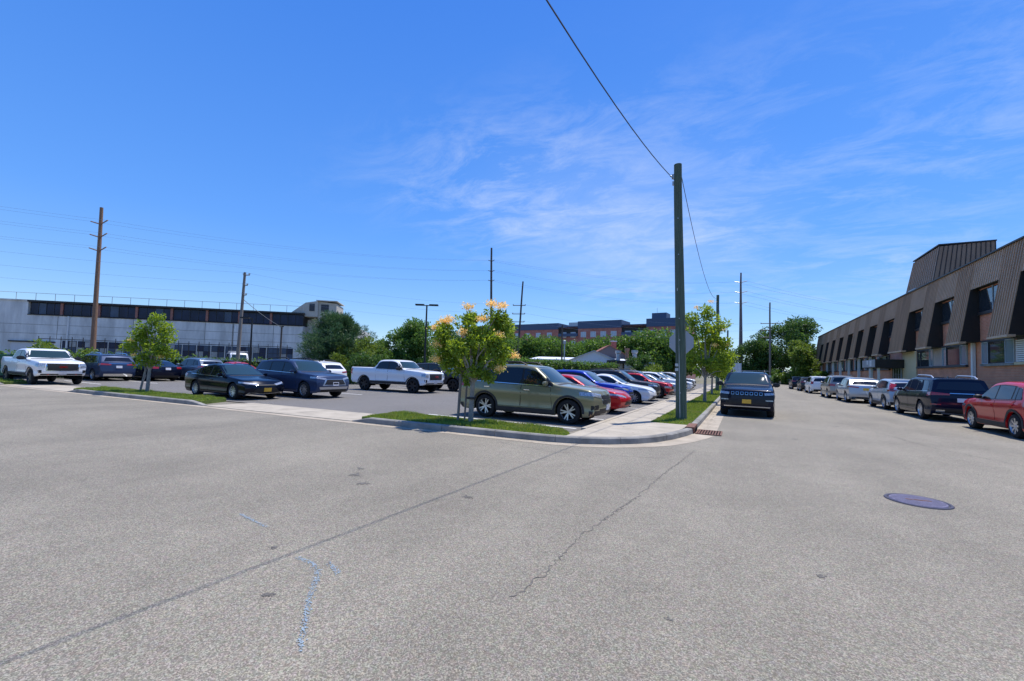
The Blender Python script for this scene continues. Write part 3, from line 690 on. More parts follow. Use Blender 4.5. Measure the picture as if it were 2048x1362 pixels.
            for k, (dx, r) in enumerate(((-.09, .35), (-.06, .8), (0, 1), (.05, .96), (.055, .5))):
                for q in range(10):
                    a = 2*math.pi*q/10; P.append((s.xm-mx-dx*-1*sz, sg*(y0+.11*sz+math.cos(a)*.11*r*sz), mz+math.sin(a)*.075*r*sz))
            mb.add(P, [(k*10+q, k*10+(q+1) % 10, (k+1)*10+(q+1) % 10, (k+1)*10+q) for k in range(4) for q in range(10)]+[tuple(range(9, -1, -1)), tuple(range(40, 50))])
            mr = mb.build('side_mirror', o.get('mirror_m', s.pm), s.root, 50)
            MB().tube([(s.xm-mx, sg*(y0-.1), mz-.07), (s.xm-mx, sg*(y0+.06), mz-.04)], .025, 6).build('mirror_arm', BLACKM, mr)
            if o.get('clad'):
                for ax in (S['af'], S['ar']):
                    A = np.linspace(R(-4), R(184), 15); r1 = Ra+.01; r2 = Ra+o.get('cladw', .075)
                    f = lambda r: [(ax+r*math.cos(a), sg*hw, S['wr']+r*math.sin(a)) for a in A]
                    s.patch('arch_cladding', f(r2), f(r1), (0, sg, 0), CLAD, off=.014, nu=18, nv=1, skirt=.02)
                s.q4('sill_cladding', (S['af']+Ra, sg*hw, z0+.17), (S['ar']-Ra, sg*hw, z0+.17), (S['ar']-Ra, sg*hw, z0+.012), (S['af']+Ra, sg*hw, z0+.012), (0, sg, 0), CLAD, off=.016, nu=10, nv=3)
            if o.get('rails'):
                xa = np.linspace(S['wst']+.35, S['L']-S.get('rake', .4)-.35, 9)
                pts = []
                for i, x in enumerate(xa):
                    yy = hw*.957-(S['H']-s.belt(x))*math.tan(R(S['th']))-.11
                    h = s.bv.ray_cast(Vector((s.xm-x, sg*yy, 3)), Vector((0, 0, -1))); z = h[0].z if h[0] is not None else S['H']
                    pts.append((s.xm-x, sg*yy, z+(.085 if 0 < i < 8 else .0)))
                MB().tube(pts, .026, 6).build('roof_rail', o.get('rail_m', BLACKM), s.root, 60)
    def ends(s):
        S, o, hw = s.S, s.o, s.hw; h = S['hood']; L = S['L']
        for a in o.get('front', [('grille', .42, .46, h-.42, h-.22, BLACKM), ('lower_intake', .62, .58, S['z0']+.1, S['z0']+.24, BLACKM)]): s.fpatch(*a[:5], a[5], off=a[6] if len(a) > 6 else .006, nu=10, nv=3)
        for a in o.get('rear', [('bumper_insert', .7, .7, S['z0']+.06, S['z0']+.22, BLACKM)]): s.rpatch(*a[:5], a[5], off=a[6] if len(a) > 6 else .006, nu=10, nv=3)
        if o.get('bars'):
            for z0, z1, y, m_ in o['bars']: s.fpatch('grille_bar', y, y, z0, z1, m_, off=.014, nu=10, nv=1, skirt=.01)
        for key, fn in (('fp', s.fpatch), ('rp', s.rpatch)):
            if o.get(key): z, m_ = o[key]; fn('license_plate', .155, .155, z-.078, z+.078, m_, off=.02, nu=2, nv=1, skirt=.02)
        if o.get('clad') and o.get('cladend', True):
            for x, n in ((.3, -1), (L-.3, 1)):
                for sg in (1, -1):
                    xi = .02 if n < 0 else L-.02
                    s.q4('bumper_cladding', (xi, sg*.1, S['z0']+.2), (x, sg*hw*.95, S['z0']+.2), (x, sg*hw*.95, S['z0']+.06), (xi, sg*.1, S['z0']+.06), (n*.75, sg*.66, 0), CLAD, off=.012, nu=10, nv=2)
        for e in o.get('tips', []):
            for sg in (1, -1): s.q4('exhaust_tip', (L-.03, sg*e[0], e[2]), (L-.03, sg*e[1], e[2]), (L-.03, sg*e[1], e[3]), (L-.03, sg*e[0], e[3]), (1, 0, 0), CHROME, off=.02, nu=3, nv=1)
        if o.get('antenna', True) and S['kind'] != 'pickup':
            x = S['L']*.72; MB().add([(s.xm-x-.09, -.02, S['H']-.03), (s.xm-x-.09, .02, S['H']-.03), (s.xm-x+.1, 0, S['H']-.02), (s.xm-x-.07, 0, S['H']+.06)], [(0, 1, 2), (0, 1, 3), (1, 2, 3), (0, 2, 3)]).build('roof_antenna', s.pm, s.root)
        for sg in (1, -1):
            pass
def text_part(txt, size, material, parent, loc, rot, name='emblem', ext=.006):
    c = bpy.data.curves.new(name, 'FONT'); c.body = txt; c.size = size; c.extrude = ext; c.align_x = 'CENTER'; c.align_y = 'CENTER'; c.offset = size*.02
    tmp = bpy.data.objects.new(name, c); col.objects.link(tmp); dg = bpy.context.evaluated_depsgraph_get()
    me = bpy.data.meshes.new_from_object(tmp.evaluated_get(dg)); bpy.data.objects.remove(tmp); me.materials.clear(); me.materials.append(material)
    o = link(name, me, parent, loc); o.rotation_euler = rot; return o

LOTG, STG = 'cars parked in the lot', 'cars parked along the right kerb'
P_OLIVE = paint('olive', (.235, .225, .135), .7, .3); P_BLACK = paint('black', (.004, .006, .014), .2, .2)
P_NAVY = paint('slate_blue', (.034, .052, .105), .45); P_DNAVY = paint('dark_navy', (.006, .009, .024), .4, .25); P_GREY = paint('charcoal', (.04, .043, .05), .5)
P_WHITE = paint('white', (.74, .75, .76), 0, .3); P_RED = paint('red', (.50, .008, .012), .35, .28); P_BLUE = paint('bright_blue', (.010, .035, .34), .45, .28)
P_SILV = paint('silver', (.42, .44, .46), .7, .32); P_TAN = paint('champagne', (.34, .31, .27), .65, .33); P_ICE = paint('ice_blue_silver', (.38, .44, .50), .6, .3); P_BGREY = paint('blue_grey', (.10, .13, .18), .5, .3)
P_MID = paint('midnight_blue', (.005, .009, .026), .3, .25); P_CHERRY = paint('cherry_red', (.50, .003, .010), .1, .3)

def sierra(label, loc, head, hooks=False):
    S = pickup()
    c = Car('pickup_truck', label, 'pickup truck', S, loc, head, P_WHITE, LOTG, wheels=('six', 'd'), clad=True, cladw=.06, cladend=False, handle=P_WHITE, mirror=1.45, mirror_m=BLACKM,
        hl=dict(yi=.66, zi=(.92, 1.15), xo=.34, zo=(.95, 1.14)), hlm=LAMP, tl=[dict(yi=.84, zi=(1.0, 1.34), xo=.12, zo=(1.0, 1.34), yo=.97)],
        front=[('grille_frame', .63, .66, .74, 1.18, P_WHITE if not hooks else CHROME), ('grille', .58, .61, .78, 1.14, BLACKM, .02), ('bumper_lower', .8, .82, .5, .60, BLACKM)],
        bars=[(1.04, 1.065, .56, CHROME if hooks else GALV), (.86, .885, .54, CHROME if hooks else GALV), (.95, .965, .55, BLACKM)],
        rear=[('tailgate_gap', .74, .74, .72, 1.36, SEAMD, .003), ('tailgate', .725, .725, .735, 1.345, P_WHITE, .007), ('rear_bumper', .9, .9, .52, .68, CHROME, .03)], fp=(.64, PLATEW))
    r = c.root; hw = c.hw
    for sg in (1, -1):
        if hooks: c.q4('tow_hook', (.02, sg*.5, .585), (.02, sg*.58, .585), (.02, sg*.58, .53), (.02, sg*.5, .53), (-1, 0, 0), MATS['red_primer'] if False else TAIL, off=.03, nu=2, nv=1)
        c.q4('fog_lamp', (.08, sg*.78, .8), (.14, sg*.94, .8), (.14, sg*.94, .64), (.08, sg*.78, .64), (-.9, sg*.4, 0), BLACKM, nu=3, nv=2)
    MB().box((c.xm-S['L']+.12, -.8, 1.40), (c.xm-4.05, .8, 1.437)).build('bed_cover', BLACKM, r)
    text_part('GMC', .15, TAIL, r, (c.xm+.052, 0, .962), (R(90), 0, R(90)))
    return c
sierra('white pickup truck with chrome grille and black wheels at the far left of the lot', (-34.8, 9.2), 0, True)
sierra('silver-white crew cab pickup truck parked side-on in the middle of the lot', (-18.7, 20.4), 2)

Car('suv', 'dark blue-grey SUV seen from behind, right beside the far left pickup', 'suv', suv(5.19, 1.99, 1.77, 1.0, 4.07, .38, hood=1.12, rake=.42), (-38.6, 13.0), 180, P_NAVY, LOTG, rails=True, rail_m=CHROME, chrome_line=True,
    tl=[dict(yi=.42, zi=(1.03, 1.12), xo=.42, zo=(1.0, 1.14))], rear=[('tailgate_chrome', .5, .5, 1.13, 1.155, CHROME), ('bumper_insert', .75, .75, .3, .48, CHROME)], rp=(.93, PLATEW))
Car('sedan', 'dark sedan seen from behind through the small tree on the left island', 'sedan', sedan(4.85, 1.85, 1.45, .95, 3.78, .335), (-37.4, 15.3), 180, P_DNAVY, LOTG, tl=[dict(yi=.6, zi=(.86, 1.0), xo=.3, zo=(.84, .99))], rp=(.86, PLATEW))
Car('suv', 'blue-grey compact SUV seen from behind, left of the black sedan', 'suv', suv(4.65, 1.84, 1.68, .95, 3.65, .36, rake=.55), (-36.0, 17.6), 180, P_BGREY, LOTG, tl=[dict(yi=.5, zi=(1.0, 1.1), xo=.5, zo=(.98, 1.1))], clad=True)
Car('sedan', 'red car mostly hidden behind the roof of the black sedan', 'car', sedan(4.6, 1.8, 1.46, .93, 3.63, .33), (-35.6, 20.0), 180, P_RED, LOTG)
Car('suv', 'dark SUV whose roof just shows past the black sedan beside the hedge', 'suv', suv(4.6, 1.84, 1.62, .93, 3.62, .36), (-37.6, 20.8), 180, P_GREY, LOTG)
Car('sedan', 'glossy black sedan with yellow front plate parked behind the left grass island', 'sedan', sedan(4.88, 1.84, 1.445, .97, 3.795, .338, hood=.9, deck=1.08), (-19.75, 11.2), 0, P_BLACK, LOTG, wheels=('ten', 's'), chrome_line=True,
    hl=dict(yi=.42, zi=(.60, .67), xo=.62, zo=(.68, .75)), front=[('upper_grille', .36, .46, .585, .64, BLACKM), ('lower_grille', .62, .40, .27, .50, BLACKM), ('splitter', .74, .76, .215, .24, SILVER, .02)], fp=(.42, PLATEY),
    tl=[dict(yi=.5, zi=(.85, .98), xo=.35, zo=(.85, .97))])
h = Car('suv', 'slate blue SUV with silver grille frame parked next to the black sedan', 'suv', suv(4.95, 1.93, 1.73, .99, 3.84, .372, hood=1.1), (-18.75, 13.75), 0, P_NAVY, LOTG, wheels=('ten', 's'), rails=True, chrome_line=True,
    hl=dict(yi=.52, zi=(.84, .92), xo=.6, zo=(.9, .99)), front=[('grille_frame', .64, .50, .58, .88, SILVER), ('grille', .56, .43, .63, .86, BLACKM, .02), ('bumper_insert', .74, .78, .42, .53, SILVER), ('lower_intake', .7, .7, .30, .41, BLACKM)], fp=(.66, PLATEW))
Car('suv', 'white SUV with roof rails seen from behind, left of the silver-white pickup', 'suv', suv(4.7, 1.87, 1.72, .95, 3.64, .365, rake=.5), (-24.7, 18.8), 180, P_WHITE, LOTG, rails=True, clad=True, tl=[dict(yi=.5, zi=(1.0, 1.08), xo=.5, zo=(.98, 1.1))], rp=(.82, PLATEW), dlo=BLACKM)
# boxy off-roader
JS = suv(4.3, 1.87, 1.83, .72, 3.18, .41, hood=1.17, rake=.08, cowl=1.62, wst=1.98, z0=.42, th=7, kf=.04, kr=.02, taper=.03, nose=[(.42, .1), (.5, .02), (.62, 0), (1.05, .03), (1.2, .08)], rise=.02, gap=.1)
j = Car('off_roader', 'dark boxy off-roader with yellow front plate right behind the silver-white pickup', 'suv', JS, (-17.7, 23.9), 0, P_GREY, LOTG, wheels=('six', 'd'), clad=True, cladw=.12, hl=None,
    front=[('front_bumper', .8, .8, .46, .62, BLACKM, .10), ('grille', .5, .5, .74, 1.04, P_GREY, .012)], fp=(.58, PLATEY), tl=[dict(yi=.82, zi=(.85, 1.1), xo=.08, zo=(.85, 1.1))])
for k in range(7): j.q4('grille_slot', (.02, -.36+k*.11, 1.02), (.02, -.30+k*.11, 1.02), (.02, -.30+k*.11, .78), (.02, -.36+k*.11, .78), (-1, 0, 0), VOID, off=.016, nu=1, nv=1)
for sg in (1, -1): MB().lathe([(0, .02), (.085, .015), (.095, -.03)], 16, 'Y').build('headlight', LAMP, j.root).matrix_local = Matrix.Translation((j.xm-.03, sg*.54, .93)) @ Matrix.Rotation(R(-90), 4, 'Z')
Car('suv', 'white SUV seen between the off-roader and the staked flowering tree', 'suv', suv(4.6, 1.85, 1.64, .93, 3.62, .36, rake=.5), (-13.6, 24.2), 180, P_WHITE, LOTG, tl=[dict(yi=.55, zi=(.98, 1.08), xo=.4, zo=(.98, 1.08))])

# the row with its noses to the pavement
a = Car('suv', 'olive green SUV with black roof rails parked nearest, behind the staked tree', 'suv', suv(5.0, 1.93, 1.76, .95, 3.84, .372, hood=1.1, rake=.4, cowl=1.33), (-5.95, 13.1), 0, P_OLIVE, LOTG, wheels=('five', 's'), clad=True, rails=True, chrome_line=True, cladend=True,
    hl=dict(yi=.52, zi=(.82, .93), xo=.62, zo=(.87, .985)), front=[('grille_frame', .44, .47, .62, .9, CHROME), ('grille', .40, .43, .645, .875, BLACKM, .016), ('lower_intake', .55, .6, .38, .5, BLACKM), ('skid_plate', .4, .45, .27, .34, GALV)],
    bars=[(.75, .78, .42, CHROME), (.69, .70, .4, GALV), (.82, .83, .42, GALV)], fp=(.52, PLATEW), handle=CHROME, tl=[dict(yi=.55, zi=(1.0, 1.1), xo=.4, zo=(.98, 1.12))])
for sg in (1, -1): a.q4('fog_lamp', (.1, sg*.66, .62), (.3, sg*.86, .6), (.3, sg*.86, .46), (.1, sg*.66, .48), (-.85, sg*.5, 0), BLACKM, nu=4, nv=2)
Car('hatchback', 'red hatchback with pale front corner right behind the olive SUV', 'car', sedan(4.37, 1.79, 1.44, .92, 3.56, .325, hood=.92, deck=1.08, rgb=4.2, rgt=3.4), (-6.0, 17.1), 0, P_RED, LOTG, wheels=('ten', 's'),
    hl=dict(yi=.5, zi=(.62, .70), xo=.6, zo=(.7, .77)), front=[('lower_grille', .6, .44, .28, .52, BLACKM)])
Car('suv', 'bright blue SUV between the red hatchback and the white hatchback', 'suv', suv(4.64, 1.85, 1.63, .95, 3.61, .37, hood=1.02, rake=.55), (-6.65, 20.2), 0, P_BLUE, LOTG, wheels=('ten', 's'), hl=dict(yi=.5, zi=(.76, .84), xo=.6, zo=(.84, .9)),
    front=[('grille', .56, .34, .35, .84, BLACKM)], clad=True)
Car('hatchback', 'white wedge-nosed hatchback with slim headlights beside the bright blue SUV', 'car', sedan(4.54, 1.76, 1.47, .95, 3.65, .325, hood=.94, deck=1.16, rgb=4.35, rgt=3.3), (-6.1, 23.2), 0, P_WHITE, LOTG, wheels=('ten', 's'),
    hl=dict(yi=.45, zi=(.60, .67), xo=.75, zo=(.72, .80)), front=[('lower_grille', .62, .5, .26, .42, BLACKM)])
Car('suv', 'dark grey SUV roof and nose behind the white wedge-nosed hatchback', 'suv', suv(4.8, 1.88, 1.70, .95, 3.75, .37, hood=1.06), (-6.4, 26.0), 0, P_GREY, LOTG, rails=True, hl=dict(yi=.5, zi=(.8, .9), xo=.5, zo=(.84, .94)))
Car('suv', 'red small crossover with black wheel-arch cladding close to the sidewalk', 'suv', suv(4.2, 1.8, 1.55, .83, 3.43, .345, hood=1.02, rake=.42), (-5.85, 29.2), 0, P_RED, LOTG, clad=True, cladw=.11, wheels=('five', 's'), rails=True, hl=dict(yi=.55, zi=(.62, .74), xo=.45, zo=(.66, .78)), hlm=LAMP)
Car('suv', 'dark SUV with roof rails behind the red small crossover', 'suv', suv(4.9, 1.9, 1.74, .95, 3.8, .37), (-6.6, 31.9), 0, P_BGREY, LOTG, rails=True)
k = [('silver small car between the red crossover and the tall wooden pole', sedan(4.4, 1.78, 1.48, .9, 3.55, .325, deck=1.12, rgb=4.2, rgt=3.3), P_SILV, 34.6), ('white SUV directly behind the tall wooden pole in the row', suv(4.7, 1.85, 1.66, .93, 3.63, .36), P_WHITE, 37.3),
     ('silver SUV first right of the tall wooden pole, behind the street tree', suv(4.6, 1.84, 1.64, .93, 3.62, .36), P_SILV, 40.1), ('white car second right of the wooden pole, behind the street tree', sedan(4.7, 1.8, 1.46, .95, 3.7, .33), P_WHITE, 42.8),
     ('grey SUV third right of the wooden pole behind street-tree leaves', suv(4.6, 1.84, 1.64, .93, 3.62, .36), P_GREY, 45.6), ('white SUV farthest in the row along the sidewalk', suv(4.7, 1.85, 1.68, .93, 3.63, .36), P_WHITE, 48.6)]
for lab, S, pm, y in k: Car('parked_car', lab, 'car', S, (-6.05+random.uniform(-.25, .1), y), 0, pm, LOTG, clad=S['kind'] == 'suv')

# street
CS = suv(4.93, 1.96, 1.78, .93, 3.89, .39, hood=1.16, rake=.35, kf=.1, cowl=1.5, taper=.06, nose=[(.24, .16), (.36, .05), (.55, 0), (.9, .02), (1.02, .06), (1.12, .16)])
c = Car('suv', 'black SUV with seven-slot grille and yellow plate facing the camera in the street', 'suv', CS, (.30, 21.45, 0), 268.5, P_DNAVY, None, wheels=('ten', 's'), rails=True, mirror=1.25, mirror_m=BLACKM,
    hl=dict(yi=.62, zi=(.87, .96), xo=.42, zo=(.88, .98)), hlm=LAMP, front=[('grille', .56, .57, .86, .985, BLACKM), ('bumper_panel', .72, .75, .5, .72, BLACKM), ('lower_lip', .78, .8, .40, .435, SILVER, .02), ('lower_intake', .7, .74, .29, .39, VOID)], fp=(.615, PLATEY))
for i in range(7):
    y = -.48+i*.16; c.q4('grille_slot_frame', (.02, y-.052, .978), (.02, y+.052, .978), (.02, y+.048, .87), (.02, y-.048, .87), (-1, 0, 0), CHROME, off=.014, nu=2, nv=2)
    c.q4('grille_slot', (.02, y-.041, .966), (.02, y+.041, .966), (.02, y+.037, .884), (.02, y-.037, .884), (-1, 0, 0), VOID, off=.02, nu=2, nv=2)
for sg in (1, -1):
    c.q4('running_light', (.06, sg*.62, .69), (.2, sg*.9, .7), (.2, sg*.9, .66), (.06, sg*.62, .66), (-.85, sg*.5, 0), LAMP, off=.012, nu=4, nv=1)
    c.q4('light_strip', (.06, sg*.64, .955), (.3, sg*.92, .97), (.3, sg*.92, .945), (.06, sg*.64, .94), (-.8, sg*.6, .1), LAMP, off=.012, nu=5, nv=1)
Car('suv', 'red SUV with grey sill cladding nearest the camera at the right edge', 'suv', suv(4.55, 1.84, 1.68, .93, 3.63, .36, hood=1.06, rake=.55), (8.1, 19.75, 0), 90, P_CHERRY, STG, wheels=('multi', 's'), clad=True, cladw=.085, mirror_m=BLACKM)
x = Car('suv', 'midnight blue-black SUV with chrome rear bar and wide red tail lights', 'suv', suv(5.16, 2.0, 1.80, .92, 4.02, .40, hood=1.12, rake=.3, kr=.08), (7.8, 26.15, 0), 90, P_MID, STG, wheels=('ten', 's'), rails=True, rail_m=SILVER, chrome_line=True,
    tl=[dict(yi=.36, zi=(1.07, 1.135), xo=.42, zo=(1.0, 1.17))], rear=[('tailgate_chrome', .36, .36, 1.135, 1.16, CHROME, .012), ('bumper_insert', .72, .74, .34, .5, BLACKM), ('rear_skirt', .6, .6, .27, .32, SILVER)], rp=(.88, PLATEW), tips=[(.52, .78, .47, .38)])
for sg in (1, -1): x.q4('reflector', (x.S['L']-.05, sg*.62, .71), (x.S['L']-.2, sg*.9, .71), (x.S['L']-.2, sg*.9, .67), (x.S['L']-.05, sg*.62, .67), (.8, sg*.6, 0), TAIL, nu=4, nv=1)
Car('suv', 'ice blue-silver SUV with tall tail lights ahead of the midnight blue SUV', 'suv', suv(4.6, 1.86, 1.68, .93, 3.59, .36, hood=1.08, rake=.42), (7.85, 31.75, 0), 90, P_ICE, STG, clad=True, wheels=('five', 's'),
    tl=[dict(yi=.80, zi=(1.0, 1.42), xo=.38, zo=(1.0, 1.46), yo=.88), dict(yi=.5, zi=(1.0, 1.07), xo=.42, zo=(.98, 1.08))], rp=(.85, PLATEW))
Car('suv', 'silver SUV with yellow rear plate by the office entrance', 'suv', suv(4.89, 1.9, 1.70, 1.02, 3.81, .38, hood=1.08, rake=.6), (7.3, 38.2, 0), 90, P_SILV, STG, wheels=('ten', 's'), chrome_line=True, tl=[dict(yi=.4, zi=(1.0, 1.07), xo=.55, zo=(1.02, 1.12))],
    rear=[('tailgate_chrome', .4, .4, 1.09, 1.12, CHROME), ('bumper_insert', .75, .75, .28, .42, BLACKM)], rp=(.93, PLATEY), tips=[(.5, .74, .4, .33)])
Car('suv', 'champagne boxy SUV ahead of the silver one with yellow plate', 'suv', suv(4.88, 1.89, 1.83, .95, 3.74, .385, hood=1.15, rake=.25), (7.15, 44.2, 0), 90, P_TAN, STG, rails=True, tl=[dict(yi=.6, zi=(.98, 1.14), xo=.35, zo=(.96, 1.18))])
Car('minivan', 'white minivan parked by the far columns of the office', 'minivan', suv(5.1, 1.98, 1.74, 1.0, 4.0, .35, hood=1.06, rake=.32, cowl=1.15), (7.15, 54.0, 0), 90, P_WHITE, STG, tl=[dict(yi=.8, zi=(.95, 1.2), xo=.3, zo=(.95, 1.25))], rp=(.85, PLATEW))
Car('suv', 'dark grey compact SUV just beyond the white minivan', 'suv', suv(4.4, 1.8, 1.62, .9, 3.5, .345), (7.0, 60.9, 0), 90, P_GREY, STG)
Car('suv', 'dark blue SUV farthest along the right kerb', 'suv', suv(4.6, 1.85, 1.66, .92, 3.6, .36), (6.8, 68.0, 0), 90, P_DNAVY, STG)
VANS = lambda: suv(5.6, 2.0, 2.45, .9, 4.2, .36, hood=1.25, rake=.08, cowl=1.1, wst=1.75, th=5, kr=.03, pil=[2.2, 3.4])
v = Car('van', 'white van with a ladder rack behind the hedge by the grey pole', 'van', VANS(), (-50.5, 28.8, 0), -22, P_WHITE, 'white vans behind the hedge')
for dx in (-1.2, 0, 1.0): MB().tube([(dx, -.8, 2.40), (dx, -.8, 2.58), (dx, .8, 2.58), (dx, .8, 2.40)], .025, 6).build('rack_bar', GALV, v.root)
Car('van', 'white van roof above the green dumpster at the left edge', 'van', VANS(), (-49.5, 8.6, 0), 60, P_WHITE, 'white vans behind the hedge')
# box truck at the street's end
bt = tag(empty('box_truck', (-.75, 82, 0), 0), 'pale blue-white box truck standing at the far end of the street', 'truck')
box('cargo_box', (-.98, -2.2, .95), (.98, 3.2, 3.55), mat('truck_panel', (.55, .6, .66), .5, var=.08), bt)
for i in range(5): box('panel_rib', (-.9+i*.44, -2.225, 1.0), (-.86+i*.44, -2.201, 3.5), GALV, bt)
box('cab', (-.95, 3.25, .55), (.95, 5.0, 2.3), P_WHITE, bt); box('chassis_rail', (-.5, -2.2, .6), (.5, 4.8, .945), BLACKM, bt)
tm, rm = wheel_mesh(.42, 'six', 'd')
for sx, yy in ((1, -1), (-1, -1), (1, 4), (-1, 4)):
    w = empty('wheel', (sx*.83, yy, .42), -math.pi/2 if sx > 0 else math.pi/2, bt); link('tyre', tm, w); link('rim', rm, w)
dm = tag(empty('dumpster', (-42.5, 8.8, 0), R(68)), 'green steel dumpster at the left edge behind the white pickup', 'dumpster')
DG = mat('dumpster_green', (.02, .12, .07), .5, var=.2, vscale=3)
MB().add([(-2.2, -.8, .2), (2.2, -.8, .2), (2.2, .8, .2), (-2.2, .8, .2), (-2.3, -.95, 1.55), (2.3, -.95, 1.55), (2.3, .95, 1.55), (-2.3, .95, 1.55)], [(3, 2, 1, 0), (4, 5, 6, 7), (0, 1, 5, 4), (1, 2, 6, 5), (2, 3, 7, 6), (3, 0, 4, 7)]).build('hopper', DG, dm)
for i in range(6): box('side_rib', (-1.9+i*.72, -.99, .5), (-1.82+i*.72, -.84, 1.5), DG, dm)
box('base_skid', (-2, -.7, -.03), (2, .7, .199), BLACKM, dm)

# ------------------------------------------------------------------ office building on the right
PANEL = mat('bronze_metal_panel', (.44, .285, .18), .5, metal=.0, spec=.45, var=.2, vscale=1.2, stretch=(1, 1.6, .2))
HEADER = mat('bronze_header_panel', (.53, .365, .245), .5, metal=.0, spec=.45, var=.12, vscale=.8)
FIN = mat('dark_bronze', (.018, .015, .014), .6, var=.2)
TRIM = mat('bronze_trim', (.03, .026, .025), .5)
BRICK = brick_mat('red_brick', (.56, .185, .10), (.63, .235, .13), (.54, .40, .31), 'YZ')
CREAM = mat('cream_render', (.56, .47, .30), .8, var=.08)
PANE = mat('window_pane', (.018, .026, .034), .04, spec=.8, coat=.4)
PANEB = mat('window_pane_blind', (.20, .25, .29), .12, spec=.7, coat=.5)
FRAMEW = mat('pale_window_frame', (.36, .42, .45), .5)
FRAMED = mat('dark_window_frame', (.03, .035, .045), .5)
WHITEM = mat('white_metal', (.66, .67, .68), .5, var=.06)
off = tag(empty('office_building', (15.05, 26, 0)), 'two-storey brick office with slanted brown metal mansard panels on the right', 'building')
OX, OY = 15.05, 26
def ob(name, a, b, m_, parent=off): return box(name, (a[0]-OX, a[1]-OY, a[2]), (b[0]-OX, b[1]-OY, b[2]), m_, parent)
YE0, YE1 = 26.0, 112.0
ZE, ZN, ZR = 4.47, 8.22, 10.25
def xs(z): return 14.0+.156*(z-ZE)
ob('wall', (15.05, YE0, -.1), (32, YE1, 10.0), BRICK)
ob('roof_slab', (14.96, YE0, 10.005), (32.1, YE1, 10.2), FIN)
def slant_panel(name, y0, y1, z0, z1, m_, inset=0, pitch=.3, side=True):
    mb = MB(); x0, x1 = xs(z0)+inset, xs(z1)+inset
    P = [(x0, y0, z0), (15.045, y0, z0), (15.045, y0, z1), (x1, y0, z1)]; Q = [(x, y1, z) for x, _, z in P]
    vs = [(x-OX, y-OY, z) for x, y, z in P+Q]; mb.cur = 1
    mb.add(vs, [(0, 1, 2, 3), (7, 6, 5, 4), (0, 4, 5, 1), (3, 2, 6, 7), (1, 5, 6, 2)]); mb.cur = 0; mb.add(vs, [(0, 3, 7, 4)])
    n = max(1, round((y1-y0)/pitch)); w = .045; h = .055
    for i in range(n+1):
        y = y0+(y1-y0)*i/n; ya, yb_ = max(y-w/2, y0-.001), min(y+w/2, y1+.001)
        v = [(x0-h, ya, z0), (x0-h, yb_, z0), (x1-h, yb_, z1), (x1-h, ya, z1), (x0, ya, z0), (x0, yb_, z0), (x1, yb_, z1), (x1, ya, z1)]
        mb.add([(a-OX, b-OY, c) for a, b, c in v], [(0, 1, 2, 3), (0, 4, 5, 1), (1, 5, 6, 2), (0, 3, 7, 4), (3, 2, 6, 7)])
    o = mb.build(name, [m_, FIN], off)
    if side: ob('panel_drip_edge', (x0-.075, y0-.03, z0-.10), (x0+.3, y1+.03, z0+.04), HEADER)
    return o
PAN = [(29.8, 32.1), (36.1, 38.42), (42.4, 44.8), (48.72, 51.12), (55.0, 59.3), (63.3, 65.75), (69.35, 72.05), (75.4, 78.2), (81.7, 84.7), (88.0, 91.1), (94.3, 97.3), (100.3, 103.3), (106.4, 112.0)]
for y0, y1 in PAN: slant_panel('mansard_panel', y0, y1, ZE, ZR, PANEL)
NOT = [(26.0, 29.8)]+[(a[1], b[0]) for a, b in zip(PAN, PAN[1:])]
for i, (y0, y1) in enumerate(NOT):
    slant_panel('notch_header', y0+.004, y1-.004, ZN, ZR-.003, HEADER, .02, side=False)
    w = empty('window', (0, 0, 0), 0, off)
    ym = y0+(y1-y0)*.5
    ob('pane', (14.99, y0+.06, 6.55), (15.035, ym-.04, 8.1), PANE, w); ob('pane', (14.99, ym+.04, 6.55), (15.035, y1-.06, 8.1), PANE if i % 2 else PANE, w)
    ob('frame', (14.95, ym-.039, 6.5), (15.03, ym+.039, 8.19), FRAMEW if i < 6 else FRAMED, w); ob('sill', (14.91, y0+.01, 6.34), (15.043, y1-.01, 6.545), TRIM, w)
ob('eave_trim', (xs(ZR)-.14, YE0, ZR+.002), (xs(ZR)+.25, YE1, ZR+.10), TRIM)
# lower windows
def low_window(y0, y1, z0, z1, panes, sill=FRAMED):
    w = empty('window', (0, 0, 0), 0, off)
    ob('sill', (14.87, y0-.05, z0-.16), (15.043, y1+.05, z0), sill, w); ob('lintel', (14.92, y0-.05, z1), (15.043, y1+.05, z1+.12), FRAMED, w)
    y = y0; tot = sum(p[0] for p in panes)
    for wd, kind in panes:
        e = y+(y1-y0)*wd/tot
        if kind == 'panel': ob('infill_panel', (14.98, y+.03, z0+.002), (15.042, e-.03, z1-.002), mat('pinkish_panel', (.36, .30, .28), .8, var=.08), w)
        elif kind == 'louvre':
            ob('backing', (15., y+.03, z0+.002), (15.042, e-.03, z1-.002), FRAMED, w)
            for k in range(11): ob('louvre', (14.93, y+.04, z0+.03+k*(z1-z0-.08)/11), (14.999, e-.04, z0+.12+k*(z1-z0-.08)/11), WHITEM, w)
        else: ob('pane', (15., y+.05, z0+.05), (15.035, e-.05, z1-.05), PANE if kind == 'dark' else PANEB, w)
        fm = FRAMEW if kind in ('pale', 'framed') else FRAMED
        if kind not in ('panel', 'louvre'):
            for f in (((14.95, y+.005, z0+.001), (15.04, y+.05, z1-.001)), ((14.95, e-.05, z0+.001), (15.04, e-.005, z1-.001)), ((14.955, y+.051, z0+.001), (15.04, e-.051, z0+.05)), ((14.955, y+.051, z1-.05), (15.04, e-.051, z1-.001))): ob('frame', *f, fm, w)
        y = e
low_window(34.95, 37.75, 2.92, 4.36, [(1, 'louvre')], CREAM)
